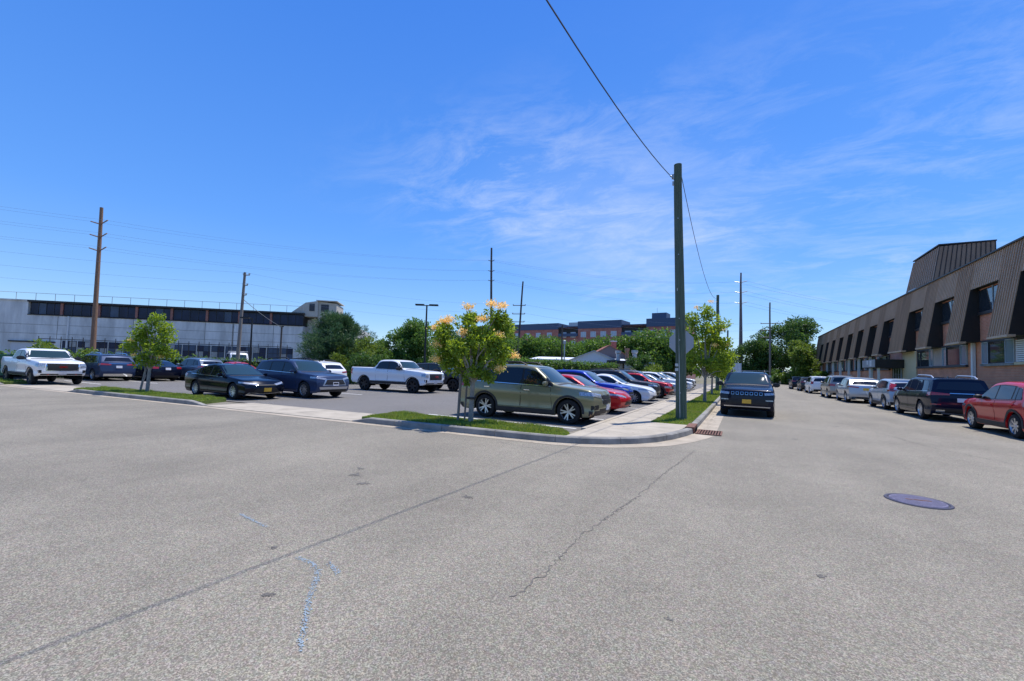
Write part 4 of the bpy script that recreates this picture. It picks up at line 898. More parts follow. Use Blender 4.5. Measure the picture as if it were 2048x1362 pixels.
low_window(37.95, 42.0, 2.9, 4.4, [(1.1, 'framed'), (2.2, 'dark'), (.9, 'framed')], KERBM)
low_window(44.3, 54.4, 2.9, 4.4, [(1.1, 'pale'), (2.6, 'dark'), (.8, 'pale'), (2.0, 'panel'), (.9, 'pale'), (2.2, 'dark'), (.8, 'dark')])
for i, y in enumerate((63.1, 69.0, 75.0, 81.0, 87.0, 93.0, 99.0)): low_window(y, y+5.0, 2.85, 4.3, [(1, 'dark'), (1, 'pale'), (1.3, 'dark'), (.8, 'pale')])
ob('downspout', (14.83, 43.0, .5), (15.01, 43.25, 4.44), WHITEM)
ob('entrance_wall', (14.95, 54.7, .5), (15.047, 58.6, 4.44), CREAM)
d = empty('entrance_door', (0, 0, 0), 0, off); ob('door_recess', (14.98, 58.8, .8), (15.046, 62.2, 3.3), FIN, d)
for y in (58.9, 59.7, 60.5, 61.3): ob('door_frame', (14.89, y, .8), (14.975, y+.12, 3.2), FRAMEW, d)
for y in (59.03, 59.83, 60.63): ob('door_leaf_pane', (14.92, y, .85), (14.97, y+.66, 3.15), PANE, d)
cn = empty('canopy', (0, 0, 0), 0, off)
ob('canopy_fascia', (12.6, 58.0, 2.83), (14.94, 63.2, 3.72), FIN, cn); ob('silver_end', (12.55, 58.02, 2.9), (12.595, 63.2, 3.7), mat('sign_panel', (.38, .41, .45), .4, metal=.3), cn)
ob('notice', (12.535, 59.2, 3.0), (12.548, 60.0, 3.6), WHITEM, cn); ob('notice', (12.535, 60.6, 3.2), (12.548, 61.2, 3.65), WHITEM, cn)
for y in (58.4, 61.2): ob('canopy_post', (12.9, y, .3), (13.08, y+.18, 2.826), WHITEM, cn)
for y0, y1 in PAN[6:]:
    for y in ((y0+.5), ): ob('column', (14.6, y, .4), (14.85, y+.28, ZE+.015), WHITEM)
# rooftop block
pb = MB(); X1, X2, Ya, Yb, ZT = 19.0, 23.3, 62.1, 69.8, 16.15
vs_ = [(X1-.95, Ya-.1, 9.9), (X2, Ya-.1, 9.9), (X2, Yb, 9.9), (X1-.95, Yb+1.2, 9.9), (X1, Ya, ZT), (X2, Ya, ZT+.12), (X2, Yb, ZT+.12), (X1, Yb, ZT)]
pb.add([(a-OX, b-OY, c) for a, b, c in vs_], [(3, 2, 1, 0), (4, 5, 6, 7), (0, 1, 5, 4), (1, 2, 6, 5), (2, 3, 7, 6), (3, 0, 4, 7)])
ph = pb.build('rooftop_block', mat('rooftop_bronze', (.36, .22, .14), .55, metal=.0, spec=.3, var=.12, vscale=.8), off)
for i in range(13):
    t = i/12; xa = X1-.95+(X2-X1+.95)*t; xb = X1+(X2-X1)*t
    mb = MB(); mb.add([(xa-.025-OX, Ya-.16-OY, 9.95), (xa+.025-OX, Ya-.16-OY, 9.95), (xb+.025-OX, Ya-.06-OY, ZT+.12*t), (xb-.025-OX, Ya-.06-OY, ZT+.12*t), (xa-.025-OX, Ya-.095-OY, 9.95), (xa+.025-OX, Ya-.095-OY, 9.95), (xb+.025-OX, Ya+.005-OY, ZT+.12*t), (xb-.025-OX, Ya+.005-OY, ZT+.12*t)],
        [(0, 1, 2, 3), (4, 5, 6, 7), (0, 4, 7, 3), (1, 5, 6, 2)]); mb.build('seam', FIN, ph)
for i in range(14):
    t = i/13; ya = Ya-.1+(Yb+1.2-Ya+.1)*t; yb2 = Ya+(Yb-Ya)*t
    mb = MB(); mb.add([(X1-1.0-OX, ya-.025-OY, 9.95), (X1-1.0-OX, ya+.025-OY, 9.95), (X1-.06-OX, yb2+.025-OY, ZT), (X1-.06-OX, yb2-.025-OY, ZT), (X1-.94-OX, ya-.025-OY, 9.95), (X1-.94-OX, ya+.025-OY, 9.95), (X1+.005-OX, yb2+.025-OY, ZT), (X1+.005-OX, yb2-.025-OY, ZT)],
        [(0, 1, 2, 3), (4, 5, 6, 7), (0, 4, 7, 3), (1, 5, 6, 2)]); mb.build('seam', PANEL, ph)
ob('rooftop_cap', (X1-.1, Ya-.1, ZT+.125), (X2+.08, Yb+.08, ZT+.25), TRIM, ph)
ob('vent_box', (15.35, 56.3, 10.2), (17.2, 58.2, 10.8), GALV)

# ------------------------------------------------------------------ white industrial building on the left
WALLW = mat('stained_white_wall', (.58, .57, .55), .9, var=.36, vscale=.5, detail=9, stretch=(1.3, 1.3, .3), bump=.2, bscale=6)
ang = math.atan2(.61025, .79221)
fb = tag(empty('factory_building', (-92.52, 21.56, 0), ang), 'long stained white factory with a dark ribbon window under its flat roof', 'building')
def fbx(name, a, b, m_, parent=fb): return box(name, a, b, m_, parent)
FL = 38.6
fbx('wall', (-14, .02, -.1), (FL, 40, 7.35), WALLW); fbx('corner_wall', (-14, .015, 7.35), (1.05, 40, 9.32), WALLW); fbx('upper_core', (1.06, .45, 7.36), (FL, 40, 9.3), FIN)
fbx('roof', (-14.1, -.12, 9.325), (1.0, 40, 9.5), WALLW); fbx('roof_fascia', (1.01, -.15, 9.2), (FL+.1, 40, 9.48), FIN)
RB = mat('faded_red_column', (.30, .13, .10), .85, var=.2)
colsU = [1.06, 5.2, 10.0, 14.95, 19.7, 24.6, 29.2, 33.8, FL]
WIN_G = mat('factory_glass', (.012, .02, .05), .25, spec=.25, var=.55, vscale=.6); WIN_G2 = mat('factory_glass_pale', (.05, .075, .12), .3, spec=.3, var=.3, vscale=.9)
for i, (a, b) in enumerate(zip(colsU, colsU[1:])):
    for k in range(4):
        u0 = a+.18+(b-a-.2)*k/4; u1 = a+.18+(b-a-.2)*(k+1)/4-.06
        wd = empty('window', (0, 0, 0), 0, fb)
        fbx('pane', (u0+.03, .25, 7.5), (u1-.03, .30, 9.1), WIN_G2 if (i*4+k) in (1, 9, 14, 22) else WIN_G, wd)
        fbx('mullion', (u1, .20, 7.42), (u1+.06, .34, 9.18), FRAMED, wd)
    if 0 < i: fbx('column', (a-.16, .1, 7.36), (a+.16, .44, 9.19), RB)
fbx('ribbon_sill', (1.06, -.06, 7.30), (FL, .2, 7.42), FIN)
low = np.linspace(5.6, 37.4, 17)
for i, (a, b) in enumerate(zip(low, low[1:])):
    wd = empty('window', (0, 0, 0), 0, fb)
    fbx('opening', (a+.08, -.01, 1.9), (b-.08, .018, 3.7), FIN, wd)
    for k in range(2):
        for q_ in range(2):
            u0 = a+.12+(b-a-.2)*k/2; z0 = 1.95+q_*.87
            fbx('pane', (u0, -.03, z0), (u0+(b-a)/2-.16, -.012, z0+.8), random.choice([WIN_G, WIN_G, WIN_G2, mat('boarded_pane', (.34, .33, .31), .8, var=.3, vscale=2)]) if i < 6 else random.choice([WIN_G, WIN_G2, WIN_G2, mat('boarded_pane', (.34, .33, .31))]), wd)
fbx('roller_door', (-.6, -.05, 0), (4.6, .01, 3.3), mat('white_shutter', (.50, .51, .53), .6, var=.08, vscale=2)); fbx('door_head', (-.9, -.25, 3.32), (4.8, .0, 3.5), FIN)
for u in np.arange(4.9, FL, 4.9): fbx('wall_joint', (u-.03, .005, 3.9), (u+.03, .0195, 7.29), KERBM)
for z in (4.6, 5.9): fbx('wall_joint', (-14, .008, z), (FL, .0192, z+.05), KERBM)
for u in (9.3, 18.2, 28.4): fbx('downpipe', (u, -.1, 2.0), (u+.14, .003, 7.25), KERBM)
fbx('drainpipe', (6.2, -.16, 2.6), (6.42, .0, 7.3), WALLW); 
rl = empty('roof_railing', (0, 0, 0), 0, fb)
for u in np.arange(-13, FL, 2.45): MB().tube([(u, .3, 9.45), (u, .3, 10.55)], .035, 5).build('railing_post', GALV, rl)
MB().tube([(-13, .3, 10.55), (FL, .3, 10.55)], .03, 5).build('top_rail', GALV, rl)
th = empty('stair_tower', (0, 0, 0), 0, fb)
TW = mat('tower_render', (.46, .43, .37), .9, var=.12)
mb = MB(); prof = [(36.3, 9.3), (38.7, 11.25), (40.6, 11.62), (40.6, 9.0), (36.3, 9.0)]
mb.add([(u, .6, z) for u, z in prof]+[(u, 6, z) for u, z in prof], [(0, 1, 2, 3, 4), (9, 8, 7, 6, 5)]+[(i, (i+1) % 5, 5+(i+1) % 5, 5+i) for i in range(5)]); mb.build('tower_wall', TW, th)
mb = MB(); prof = [(40.61, 11.6), (43.4, 11.3), (43.4, 2), (40.61, 2)]
mb.add([(u, .9, z) for u, z in prof]+[(u, 6, z) for u, z in prof], [(0, 1, 2, 3), (7, 6, 5, 4)]+[(i, (i+1) % 4, 4+(i+1) % 4, 4+i) for i in range(4)]); mb.build('tower_wing', TW, th)
for u0, u1, y in ((39.3, 40.1, .55), (41.0, 42.2, .85)): fbx('tower_window', (u0, y, 9.9), (u1, y+.03, 11.1), FRAMED, th)
fbx('tower_cornice', (40.3, .45, 11.63), (43.6, 6.1, 11.75), WALLW, th)
fbx('end_wing', (FL+.01, 2.5, -.1), (44.5, 30, 8.6), WALLW)
# yard fence in front of the factory
yf = tag(empty('yard_fence', (-92.52+1.83, 21.56-2.38, 0), ang), 'dark post fence in front of the white factory lower windows', 'fence')
for u in np.arange(5.0, 38, 1.35): box('fence_post', (u, -.03, 0), (u+.06, .03, 4.15), FIN, yf)
for z in (1.7, 3.75): box('fence_rail', (5.0, .051, z), (38, .1, z+.09), FIN, yf)

# ------------------------------------------------------------------ apartment building far behind
APB = brick_mat('apartment_brick', (.40, .11, .075), (.46, .14, .10), (.42, .28, .23), 'XZ'); APG = mat('slate_cladding', (.055, .085, .15), .6, var=.1)
ap = tag(empty('apartment_block', (-75, 141, 0), math.atan2(-6.6, 59)), 'long red brick apartment block with dark blue attic far behind the trees', 'building')
def apx(name, a, b, m_, parent=ap): return box(name, a, b, m_, parent)
apx('wall', (-25, .5, 0), (61.5, 14, 16.2), APB); apx('roof', (-25, .2, 16.21), (61.7, 14.2, 16.5), APG)
segs = [(-25, -2.5, .0, 17.7), (-2.4, 19.5, 0, 17.7), (27, 42, 0, 18.0), (50, 61.6, 0, 18.0)]
for a, b, y, zt in segs:
    apx('bay', (a, y, 0), (b, .499, 15.9), APB); apx('attic', (a-.1, y-.15, 15.5), (b+.1, 8, zt), APG)
for a, b in ((19.6, 26.9), (42.1, 49.9)):
    apx('balcony_slab', (a, -.3, 15.7), (b, .6, 15.95), FIN); apx('balcony_front', (a, -.2, 13.0), (b, -.1, 14.0), APG); apx('loggia_back', (a, .45, 13.0), (b, .498, 15.6), FIN)
APW = mat('apartment_window', (.42, .47, .52), .25, var=.15, vscale=2)
for row, (z0, z1) in enumerate(((12.7, 14.4), (9.7, 11.4), (6.7, 8.4))):
    for u in (-22, -18, -14, -10, -6, 2.5, 7, 11.5, 16, 29, 32.5, 36, 39.5, 52, 55, 58, 60.3, 21.5, 25, 44, 47.6):
        wd = empty('window', (0, 0, 0), 0, ap); y = .0 if not (19.6 < u < 26.9 or 42.1 < u < 49.9) else .44
        if u > 60: continue
        apx('frame', (u-.95, y-.05, z0-.06), (u+.95, y-.003, z1+.06), WHITEM, wd); apx('pane', (u-.85, y-.07, z0), (u-.04, y-.051, z1), APW, wd); apx('pane', (u+.04, y-.07, z0), (u+.85, y-.051, z1), APW, wd)
apx('lift_house', (50.8, 2.5, 18.005), (55.2, 7, 20.0), APG); apx('roof_plant', (22, 3, 16.5), (26, 7, 18.1), GALV); MB().tube([(52, 4, 19.9), (52, 4, 21.8)], .05, 5).build('aerial', GALV, ap)
# low white-roofed shed and brown-roofed house behind the hedge
ROOFW = mat('white_membrane', (.66, .69, .72), .5, var=.06, vscale=.5)
sh = tag(empty('shed_building', (-31.5, 66.5, 0), R(16)), 'long low shed with a bright white roof behind the hedge', 'building')
box('wall', (0, 0, 0), (15.5, 11, 3.2), WALLW, sh)
MB().add([(-.3, -.3, 3.2), (15.8, -.3, 3.2), (15.8, 11.3, 3.9), (-.3, 11.3, 3.9), (-.3, -.3, 3.35), (15.8, -.3, 3.35), (15.8, 11.3, 4.05), (-.3, 11.3, 4.05)], [(3, 2, 1, 0), (4, 5, 6, 7), (0, 1, 5, 4), (1, 2, 6, 5), (2, 3, 7, 6), (3, 0, 4, 7)]).build('roof', ROOFW, sh)
def gable_house(label, loc, rz, w, d, zw, zr, mw, mr, chim=True):
    h = tag(empty('house', loc, rz), label, 'house')
    box('wall', (-w/2, 0, 0), (w/2, d, zw), mw, h)
    MB().add([(-w/2, 0, zw), (w/2, 0, zw), (0, 0, zr), (-w/2, d, zw), (w/2, d, zw), (0, d, zr)], [(0, 1, 2), (5, 4, 3), (0, 2, 5, 3), (1, 4, 5, 2), (0, 3, 4, 1)]).build('gable', mw, h)
    for s in (1, -1):
        M_ = [(0, -.3, zr+.14), (s*(w/2+.4), -.3, zw-.08), (s*(w/2+.4), d+.3, zw-.08), (0, d+.3, zr+.14)]
        rf = MB().add(M_+[(x, y, z-.12) for x, y, z in M_], [(0, 1, 2, 3), (7, 6, 5, 4), (0, 4, 5, 1), (1, 5, 6, 2), (2, 6, 7, 3), (3, 7, 4, 0)]).build('roof_slope', mr, h)
    if chim: box('chimney', (.8, d*.3, zr-.6), (1.7, d*.3+.8, zr+.9), APB, h); box('chimney_cap', (.7, d*.3-.1, zr+.901), (1.8, d*.3+.9, zr+1.1), WHITEM, h)
    return h
gable_house('white gabled house front below the brown roof', (-20.8, 67.6, 0), R(14), 9.0, 6, 3.0, 4.75, WHITEM, mat('pale_shingle', (.52, .53, .55), .8, var=.1), False)
gable_house('house with a rust-brown shingle roof and white-capped chimney', (-21.5, 79.5, 0), R(24), 11, 9, 3.2, 6.4, mat('dark_siding', (.10, .09, .10), .8), mat('brown_shingle', (.26, .10, .065), .85, var=.2, vscale=2))
gr = tag(empty('garage', (-15.6, 66.2, 0), R(12)), 'small flat-roofed garage with dark fascia at the hedge end', 'garage')
box('wall', (0, 0, 0), (4.2, 5, 2.85), WALLW, gr); box('fascia', (-2.6, -.3, 2.86), (.9, 5.2, 3.3), FIN, gr); box('fascia_light', (.91, -.2, 2.87), (4.4, 5.1, 3.1), WALLW, gr)
for i, (x, z, r_) in enumerate(((-1.0, 4.9, .45), (.35, 5.3, .35), (1.5, 5.0, .5))):
    MB().lathe([(0, 3.3), (r_*.7, 3.3), (r_*.7, z-.5), (r_, z-.4), (r_, z), (0, z)], 12).build('roof_vent', GALV if i != 1 else mat('terracotta', (.40, .20, .12), .8), gr, 40, (x, 2, 0))
# white panel wall at the end of the street
ew = tag(empty('end_wall', (2.8, 103.5, 0), R(-3)), 'low white panel wall closing the far end of the street', 'wall')
for i in range(4): box('wall_panel', (i*1.5, 0, 0), (i*1.5+1.44, .2, 1.7+.05*(i % 2)), WALLW, ew)
cf = tag(empty('chain_fence', (-3, 105.2, 0)), 'thin wire fence with top rail before the far trees', 'fence')
MB().tube([(0, 0, 2.6), (20, -.5, 2.6)], .04, 5).build('top_rail', GALV, cf)
for i in range(9): MB().tube([(i*2.5, -.06*i, 0), (i*2.5, -.06*i, 2.6)], .035, 5).build('fence_post', GALV, cf)

# ------------------------------------------------------------------ poles, lamps, signs, wires
def pole(name, label, base, topp, r0, r1, m_, cat='utility pole', group='utility poles', rings=10):
    t = tag(empty(name, base), label, cat, group)
    b = Vector(base); v = Vector(topp)-b; pts = []; rad = []
    for i in range(rings+1):
        s = i/rings; w = math.sin(s*5)*.012*v.length/9; pts.append(v*s+Vector((w, -w*.6, 0)) if 0 < i < rings else v*s); rad.append(r0+(r1-r0)*s)
    pts[0] = Vector((0, 0, -.1)); MB().tube(pts, rad, 14).build('shaft', m_, t, 50); return t, v
def arm(t, v, z, hl, m_, d=(1, 0), r=.06, ins=True, droop=0):
    p = v*(z/v.z); D = Vector((d[0], d[1], 0)).normalized()
    a = MB().tube([p-D*hl[0]+Vector((0, 0, droop)), p, p+D*hl[1]+Vector((0, 0, droop))], r, 6).build('crossarm', m_, t)
    if ins:
        for s in (-hl[0]*.95, hl[1]*.95):
            q_ = p+D*s+Vector((0, 0, droop)); MB().tube([q_, q_+Vector((0, 0, .18))], [.06, .09], 6).build('insulator', GALV, a)
    return p
SPG = 'short treated poles along the street'
p1, v1 = pole('utility_pole', 'tall green-brown treated wooden pole on the grass in front of the stop sign', (-1.66, 14.95, .1), (-1.86, 14.9, 8.55), .175, .125, WOODG, group=SPG)
MB().box((-.39, -.05, 8.02), (-.30, .05, 8.16)).tube([(-.34, -.02, 8.09), (-.44, -.06, 8.10)], .025, 6).build('cable_clamp', GALV, p1); MB().box((-.37, -.04, 7.8), (-.31, .04, 7.92)).build('bracket', GALV, p1)
for z_, dx_ in ((1.6, -.15), (1.75, -.15), (4.2, -.12)): MB().box((dx_-.06, -.168, z_), (dx_+.04, -.15, z_+.09)).build('pole_tag', GALV if z_ < 4 else WHITEM, p1, None, (0.02, .0, 0))
for z_ in (.9, 2.6, 3.3, 5.4, 6.6): MB().tube([(-z_*.024, -.13, z_), (-z_*.024, -.18, z_)], .018, 6).build('bolt', GALV, p1)
MB().tube([(-.02, -.178, .1), (-.1, -.162, 3.2), (-.19, -.15, 7.6)], .012, 5).build('ground_wire', GALV, p1)
p2, v2 = pole('utility_pole', 'second treated wooden pole, rising behind the street tree', (-1.8, 43.5, .13), (-1.82, 43.5, 8.9), .165, .12, WOODG, group=SPG)
p3, v3 = pole('utility_pole', 'farthest short treated pole along the street', (-1.75, 79, .13), (-1.78, 79, 8.9), .165, .12, WOODG, group=SPG)
pL, vL = pole('utility_pole', 'tall brown transmission pole with three crossarms before the white factory', (-53.28, 17.25, 0), (-53.32, 17.13, 15.6), .22, .13, WOODB)
dL = Vector((.62, .78, 0))
for z in (14.0, 12.75, 11.45): arm(pL, vL, z, (1.25, .85), WOODB, (.95, .25), .055, False, .35)
pM, vM = pole('utility_pole', 'grey leaning pole with side insulators in front of the factory ribbon window', (-46.94, 26.7, 0), (-46.81, 26.92, 11.0), .2, .12, WOODK)
for z, l in ((10.7, (.15, .6)), (9.6, (.1, .45)), (8.55, (.1, .4))): arm(pM, vM, z, l, WOODK, (1, .3), .05, True)
pC, vC = pole('utility_pole', 'dark tall pole rising behind the staked flowering tree', (-33.6, 56.8, 0), (-34.05, 56.54, 20.1), .23, .14, WOODD)
for z in (18.0, 16.4, 14.9): arm(pC, vC, z, (.5, .5), WOODD, (1, .2), .05, False, .2)
pD, vD = pole('utility_pole', 'dark leaning pole with three crossarms left of the apartment block', (-32.05, 62.2, 0), (-31.45, 62.53, 15.85), .2, .12, WOODD)
for z in (11.9, 10.5, 9.2): arm(pD, vD, z, (1.4, .7), WOODD, (1, .3), .06, True)
pS, vS = pole('transmission_pole', 'slim steel transmission pole with three pairs of arms beyond the street', (.15, 122, 0), (.12, 122, 27.4), .55, .18, mat('weathered_steel', (.16, .11, .10), .6, var=.2), 'transmission pole')
for z in (24.9, 22.3, 19.6): arm(pS, vS, z, (1.4, 1.4), GALV, (1, 0), .09, False, .35)
pU, vU = pole('utility_pole', 'grey utility pole with crossarms at the far end of the street', (5.55, 104.5, 0), (5.5, 104.5, 17.0), .22, .14, WOODK)
for z, l in ((12.6, (1.7, 2.2)), (11.2, (1.8, .3)), (9.7, (1.8, .3))): arm(pU, vU, z, l, WOODK, (1, 0), .08, True)
pT, vT = pole('utility_pole', 'thin dark pole standing in the ivy hedge near the white shed', (-20.0, 51.4, 0), (-20.05, 51.4, 7.3), .11, .09, WOODD); MB().box((.25, -.06, 0), (.37, .06, 5.2)).build('guard_post', GALV, pT); MB().lathe([(0, -.3), (.2, -.2), (.22, .2), (0, .3)], 10).build('transformer', GALV, pT, 40, (.3, 0, 5.1))
def lamp_post(label, base, h, arms):
    t = tag(empty('lamp_post', base), label, 'street lamp', 'black lot lamp posts'); MB().tube([(0, 0, -.1), (0, 0, h)], [.085, .06], 10).build('shaft', BLACKM, t, 50); box('base', (-.22, -.22, 0), (.22, .22, .5), CONC, t)
    for s in arms:
        dx, dy = .884*s, .468*s
        mb = MB(); mb.tube([(0, 0, h-.06), (dx*.25, dy*.25, h-.02)], .035, 6); mb.build('lamp_arm', BLACKM, t)
        m_ = Matrix.Translation((dx*.55, dy*.55, h)) @ Matrix.Rotation(math.atan2(dy, dx), 4, 'Z')
        MB().box((-.34, -.16, -.05), (.34, .16, .06), m_).build('lamp_head', BLACKM, t)
lamp_post('black double-headed lamp post between the silver-white pickup and the staked tree', (-21.85, 26.7, 0), 6.4, (-1, 1))
lamp_post('slim black lamp post in front of the white factory, above the slate blue SUV', (-34.3, 20.5, 0), 5.0, (-1,))
t = tag(empty('lamp_post', (-59, 39.6, 0)), 'small short pole near the factory right end', 'pole'); MB().tube([(0, 0, 0), (0, 0, 6.6)], .12, 8).build('shaft', WOODD, t); box('cap', (-.35, -.1, 6.6), (.35, .1, 6.75), BLACKM, t)
# stop sign seen from behind
ss = tag(empty('stop_sign', (-1.95, 17.3, .13)), 'grey back of a stop sign peeking out behind the wooden pole', 'sign')
MB().box((-.03, -.03, -.1), (.03, .03, 2.95)).build('post', GALV, ss)
mb = MB(); n = 8; rr = .46
a8 = [(rr*math.cos(R(22.5+45*i)), rr*math.sin(R(22.5+45*i))) for i in range(8)]
mb.add([(x, -.06, 2.66+z) for x, z in a8]+[(x, -.035, 2.66+z) for x, z in a8], [tuple(range(8)), tuple(range(15, 7, -1))]+[(i, (i+1) % 8, 8+(i+1) % 8, 8+i) for i in range(8)])
o = mb.build('plate', mat('sign_back', (.33, .35, .38), .5, metal=.3), ss); ss.rotation_euler[2] = R(4)
for x in (-.14, .0, .14): box('back_rib', (x-.015, -.075, 2.3), (x+.015, -.061, 3.0), GALV, ss)
def wire(a, b, sag, r, label, m_=WIRE, n=24, group='overhead wires'):
    a, b = Vector(a), Vector(b); P = [a.lerp(b, i/n)-Vector((0, 0, sag*4*(i/n)*(1-i/n))) for i in range(n+1)]
    o = MB().tube(P, r, 4, False).build('overhead_wire', m_, None); return tag(o, label, 'wire', group)
wire((-1.95, 14.75, 8.0), (-3.1, -10.5, 7.9), 1.33, .0115, 'black service cable running from the wooden pole up out of the picture')
wire((-1.75, 15.05, 8.15), (-1.95, 43.4, 8.6), 1.1, .013, 'thin cable sagging from the wooden pole to the second pole')
wire((-1.9, 43.6, 8.55), (-1.85, 79, 8.6), .9, .013, 'thin cable between the two far treated poles')
for lv, z, zc, zs in (('top', 14.35, 18.2, 25.2), ('middle', 13.1, 16.6, 22.6), ('lowest', 11.8, 15.1, 19.9)):
    for sd_, s, sg in (('left', -1.2, -1), ('right', .8, 1)):
        pa = Vector((-53.4+s*.95, 17.1+s*.25, z)); pc = Vector((-34.1+sg*.5, 56.6, zc)); ps_ = Vector((.12+sg*1.4, 122, zs)); w_ = f'{lv} {sd_}-arm transmission wire '
        wire(pa, (-75, -25, z+1.5), 1.0, .0075, w_+'leaving the brown pole to the left', WIREG); wire(pa, pc, 1.0, .0075, w_+'from the brown pole to the dark tall pole', WIREG)
        wire(pc, ps_, 1.6, .011, w_+'from the dark tall pole to the steel pole', WIREG); wire(ps_, (60, 178, zs-3), 2.2, .017, w_+'from the steel pole over the office', WIREG)
for lv, z, zd, zu in (('top', 10.9, 12.1, 12.7), ('middle', 9.75, 10.7, 11.3), ('lowest', 8.7, 9.4, 9.8)):
    pm_ = Vector((-46.3, 26.9, z)); pd = Vector((-31.6, 62.1, zd)); pu = Vector((3.9, 104.5, zu)); w_ = f'{lv} distribution wire '
    wire(pm_, (-68, -12, z+.5), 1.0, .008, w_+'left of the grey leaning pole', WIREG); wire(pm_, pd, 1.0, .008, w_+'from the grey to the dark leaning pole', WIREG); wire(pd, pu, 1.4, .012, w_+'from the dark leaning pole to the street end', WIREG)
wire((-46.5, 26.8, 8.0), (-59, 39.6, 6.6), .2, .03, 'pale cable dropping from the grey leaning pole to the factory', GALV)

# ------------------------------------------------------------------ vegetation
LEAF_L = leaf_mat('lilac_leaf', (.10, .18, .022), (.28, .40, .055), .5); LEAF_D = leaf_mat('dark_leaf', (.03, .08, .02), (.09, .18, .04), .38)
LEAF_M = leaf_mat('mid_leaf', (.045, .11, .022), (.13, .245, .05), .42); LEAF_Y = leaf_mat('light_leaf', (.07, .13, .02), (.19, .28, .055), .4); NEEDLE = leaf_mat('pine_needle', (.025, .075, .035), (.085, .165, .06), .25)
BLOS = leaf_mat('cream_blossom', (.85, .62, .19), (.92, .80, .38), .4)
def unit(n):
    v = rng.normal(size=(n, 3)); return v/np.linalg.norm(v, axis=1)[:, None]
def leaves(P, size, asp=.5, bias=(0, 0, -.15), out=None, fold=.12):
    n = len(P); a = unit(n)*.9+np.array(bias)
    if out is not None: a = a+out*.7
    a /= np.linalg.norm(a, axis=1)[:, None]; b = np.cross(a, unit(n)); b /= np.linalg.norm(b, axis=1)[:, None]+1e-9; c = np.cross(a, b)
    l = size*rng.uniform(.6, 1.3, n)[:, None]; w = l*asp/2
    return np.stack([P, P+a*l*.45+b*w+c*l*fold, P+a*l, P+a*l*.45-b*w+c*l*fold], 1)
def clump_pts(c, r, n, sq=(1, 1, .85), shell=.55):
    d = unit(n); rad = (shell+(1-shell)*rng.random(n)**.6)[:, None]
    lump = (1+.22*np.sin(d[:, 0]*5+c[0]*3)*np.sin(d[:, 1]*6+c[1]*2)+.18*np.sin(d[:, 2]*7+c[2]*5))[:, None]
    return np.array(c)+d*rad*lump*r*np.array(sq), d
def tree(name, label, base, clumps, n_leaf, size, leafm, trunk, asp=.5, bark=None, group=None, cat='tree', sub=6, z0=None, bias=(0, 0, -.15)):
    """clumps: (x, y, z, r) relative to base; trunk: list of (pts, radii)"""
    t = tag(empty(name, base), label, cat, group)
    vol = [c[3]**2 for c in clumps]; tot = sum(vol); Q = []
    for c, v in zip(clumps, vol):
        k = max(12, int(n_leaf*v/tot)); per = k//sub
        for _ in range(sub):        # sub-clumps give light and dark tufts
            d = unit(1)[0]; cc = np.array(c[:3])+d*c[3]*rng.uniform(.35, .8)*np.array((1, 1, .85)); P, o = clump_pts(cc, c[3]*rng.uniform(.35, .6), per)
            Q.append(leaves(P, size, asp, bias, o))
    tri_mesh('crown', np.concatenate(Q), leafm, t, 4)
    mb = MB()
    for pts, rad in trunk: mb.tube(pts, rad, 9)
    mb.build('trunk', bark or BARK, t, 60)
    return t
def limbs(root, clumps, r0, r1, z_split):
    out = [([(0, 0, -.1), (root[0]*.4, root[1]*.4, z_split*.5), (root[0], root[1], z_split)], [r0, r0*.8, r0*.68])]
    for c in clumps:
        a = Vector((root[0], root[1], z_split*random.uniform(.85, 1.0))); b = Vector(c[:3]); m1 = a.lerp(b, .5)+Vector((random.uniform(-.1, .1), random.uniform(-.1, .1), .12*(b-a).length)); out.append(([a, m1, b], [r0*.42, r0*.26, r1]))
    return out
RX_, RY_ = .884, .468       # camera right on the ground
def lat(l, d, z, r): return (RX_*l-RY_*d, RY_*l+RX_*d, z, r)
def blossoms(t, pts, s=.2, n=230):
    for p in pts:
        P = np.array(p)+rng.normal(size=(n, 3))*np.array((s*.62, s*.62, s*.34)); P[:, 2] += np.abs(rng.normal(size=n))*s*.3
        tri_mesh('blossom_cluster', leaves(P, .07, .45, (0, 0, .8)), BLOS, t, 4)
# staked flowering tree on the near island
C2 = [lat(-1.0, -.1, 2.75, .5), lat(-.95, .3, 2.25, .48), lat(-.25, .1, 3.2, .42), lat(.05, -.3, 2.75, .48), lat(.75, .0, 3.3, .48), lat(1.02, .3, 2.95, .48), lat(.6, -.2, 2.55, .5), lat(-.35, -.45, 2.2, .55), lat(.35, .4, 2.1, .52), lat(1.05, -.15, 2.2, .42), lat(-.72, .1, 1.75, .42), lat(.85, .1, 1.8, .34), lat(.15, -.3, 1.6, .34), lat(.62, -.1, 1.42, .26), lat(-.25, .3, 1.75, .4), lat(-.15, .1, 1.3, .2)]
SC = lambda c: (c[0]*.8, c[1]*.8, 1.15+(c[2]-1.3)*.87, *[v*.78 for v in c[3:]])
C2 = [SC(c) for c in C2]
t2 = tree('flowering_tree', 'young tree with cream blossoms and two stakes on the near grass island', (-6.5, 9.98, .13), C2, 11500, .095, LEAF_L, limbs((.02, .02), C2, .08, .012, 1.1), .52, group='young flowering trees', bias=(0, 0, -.35))
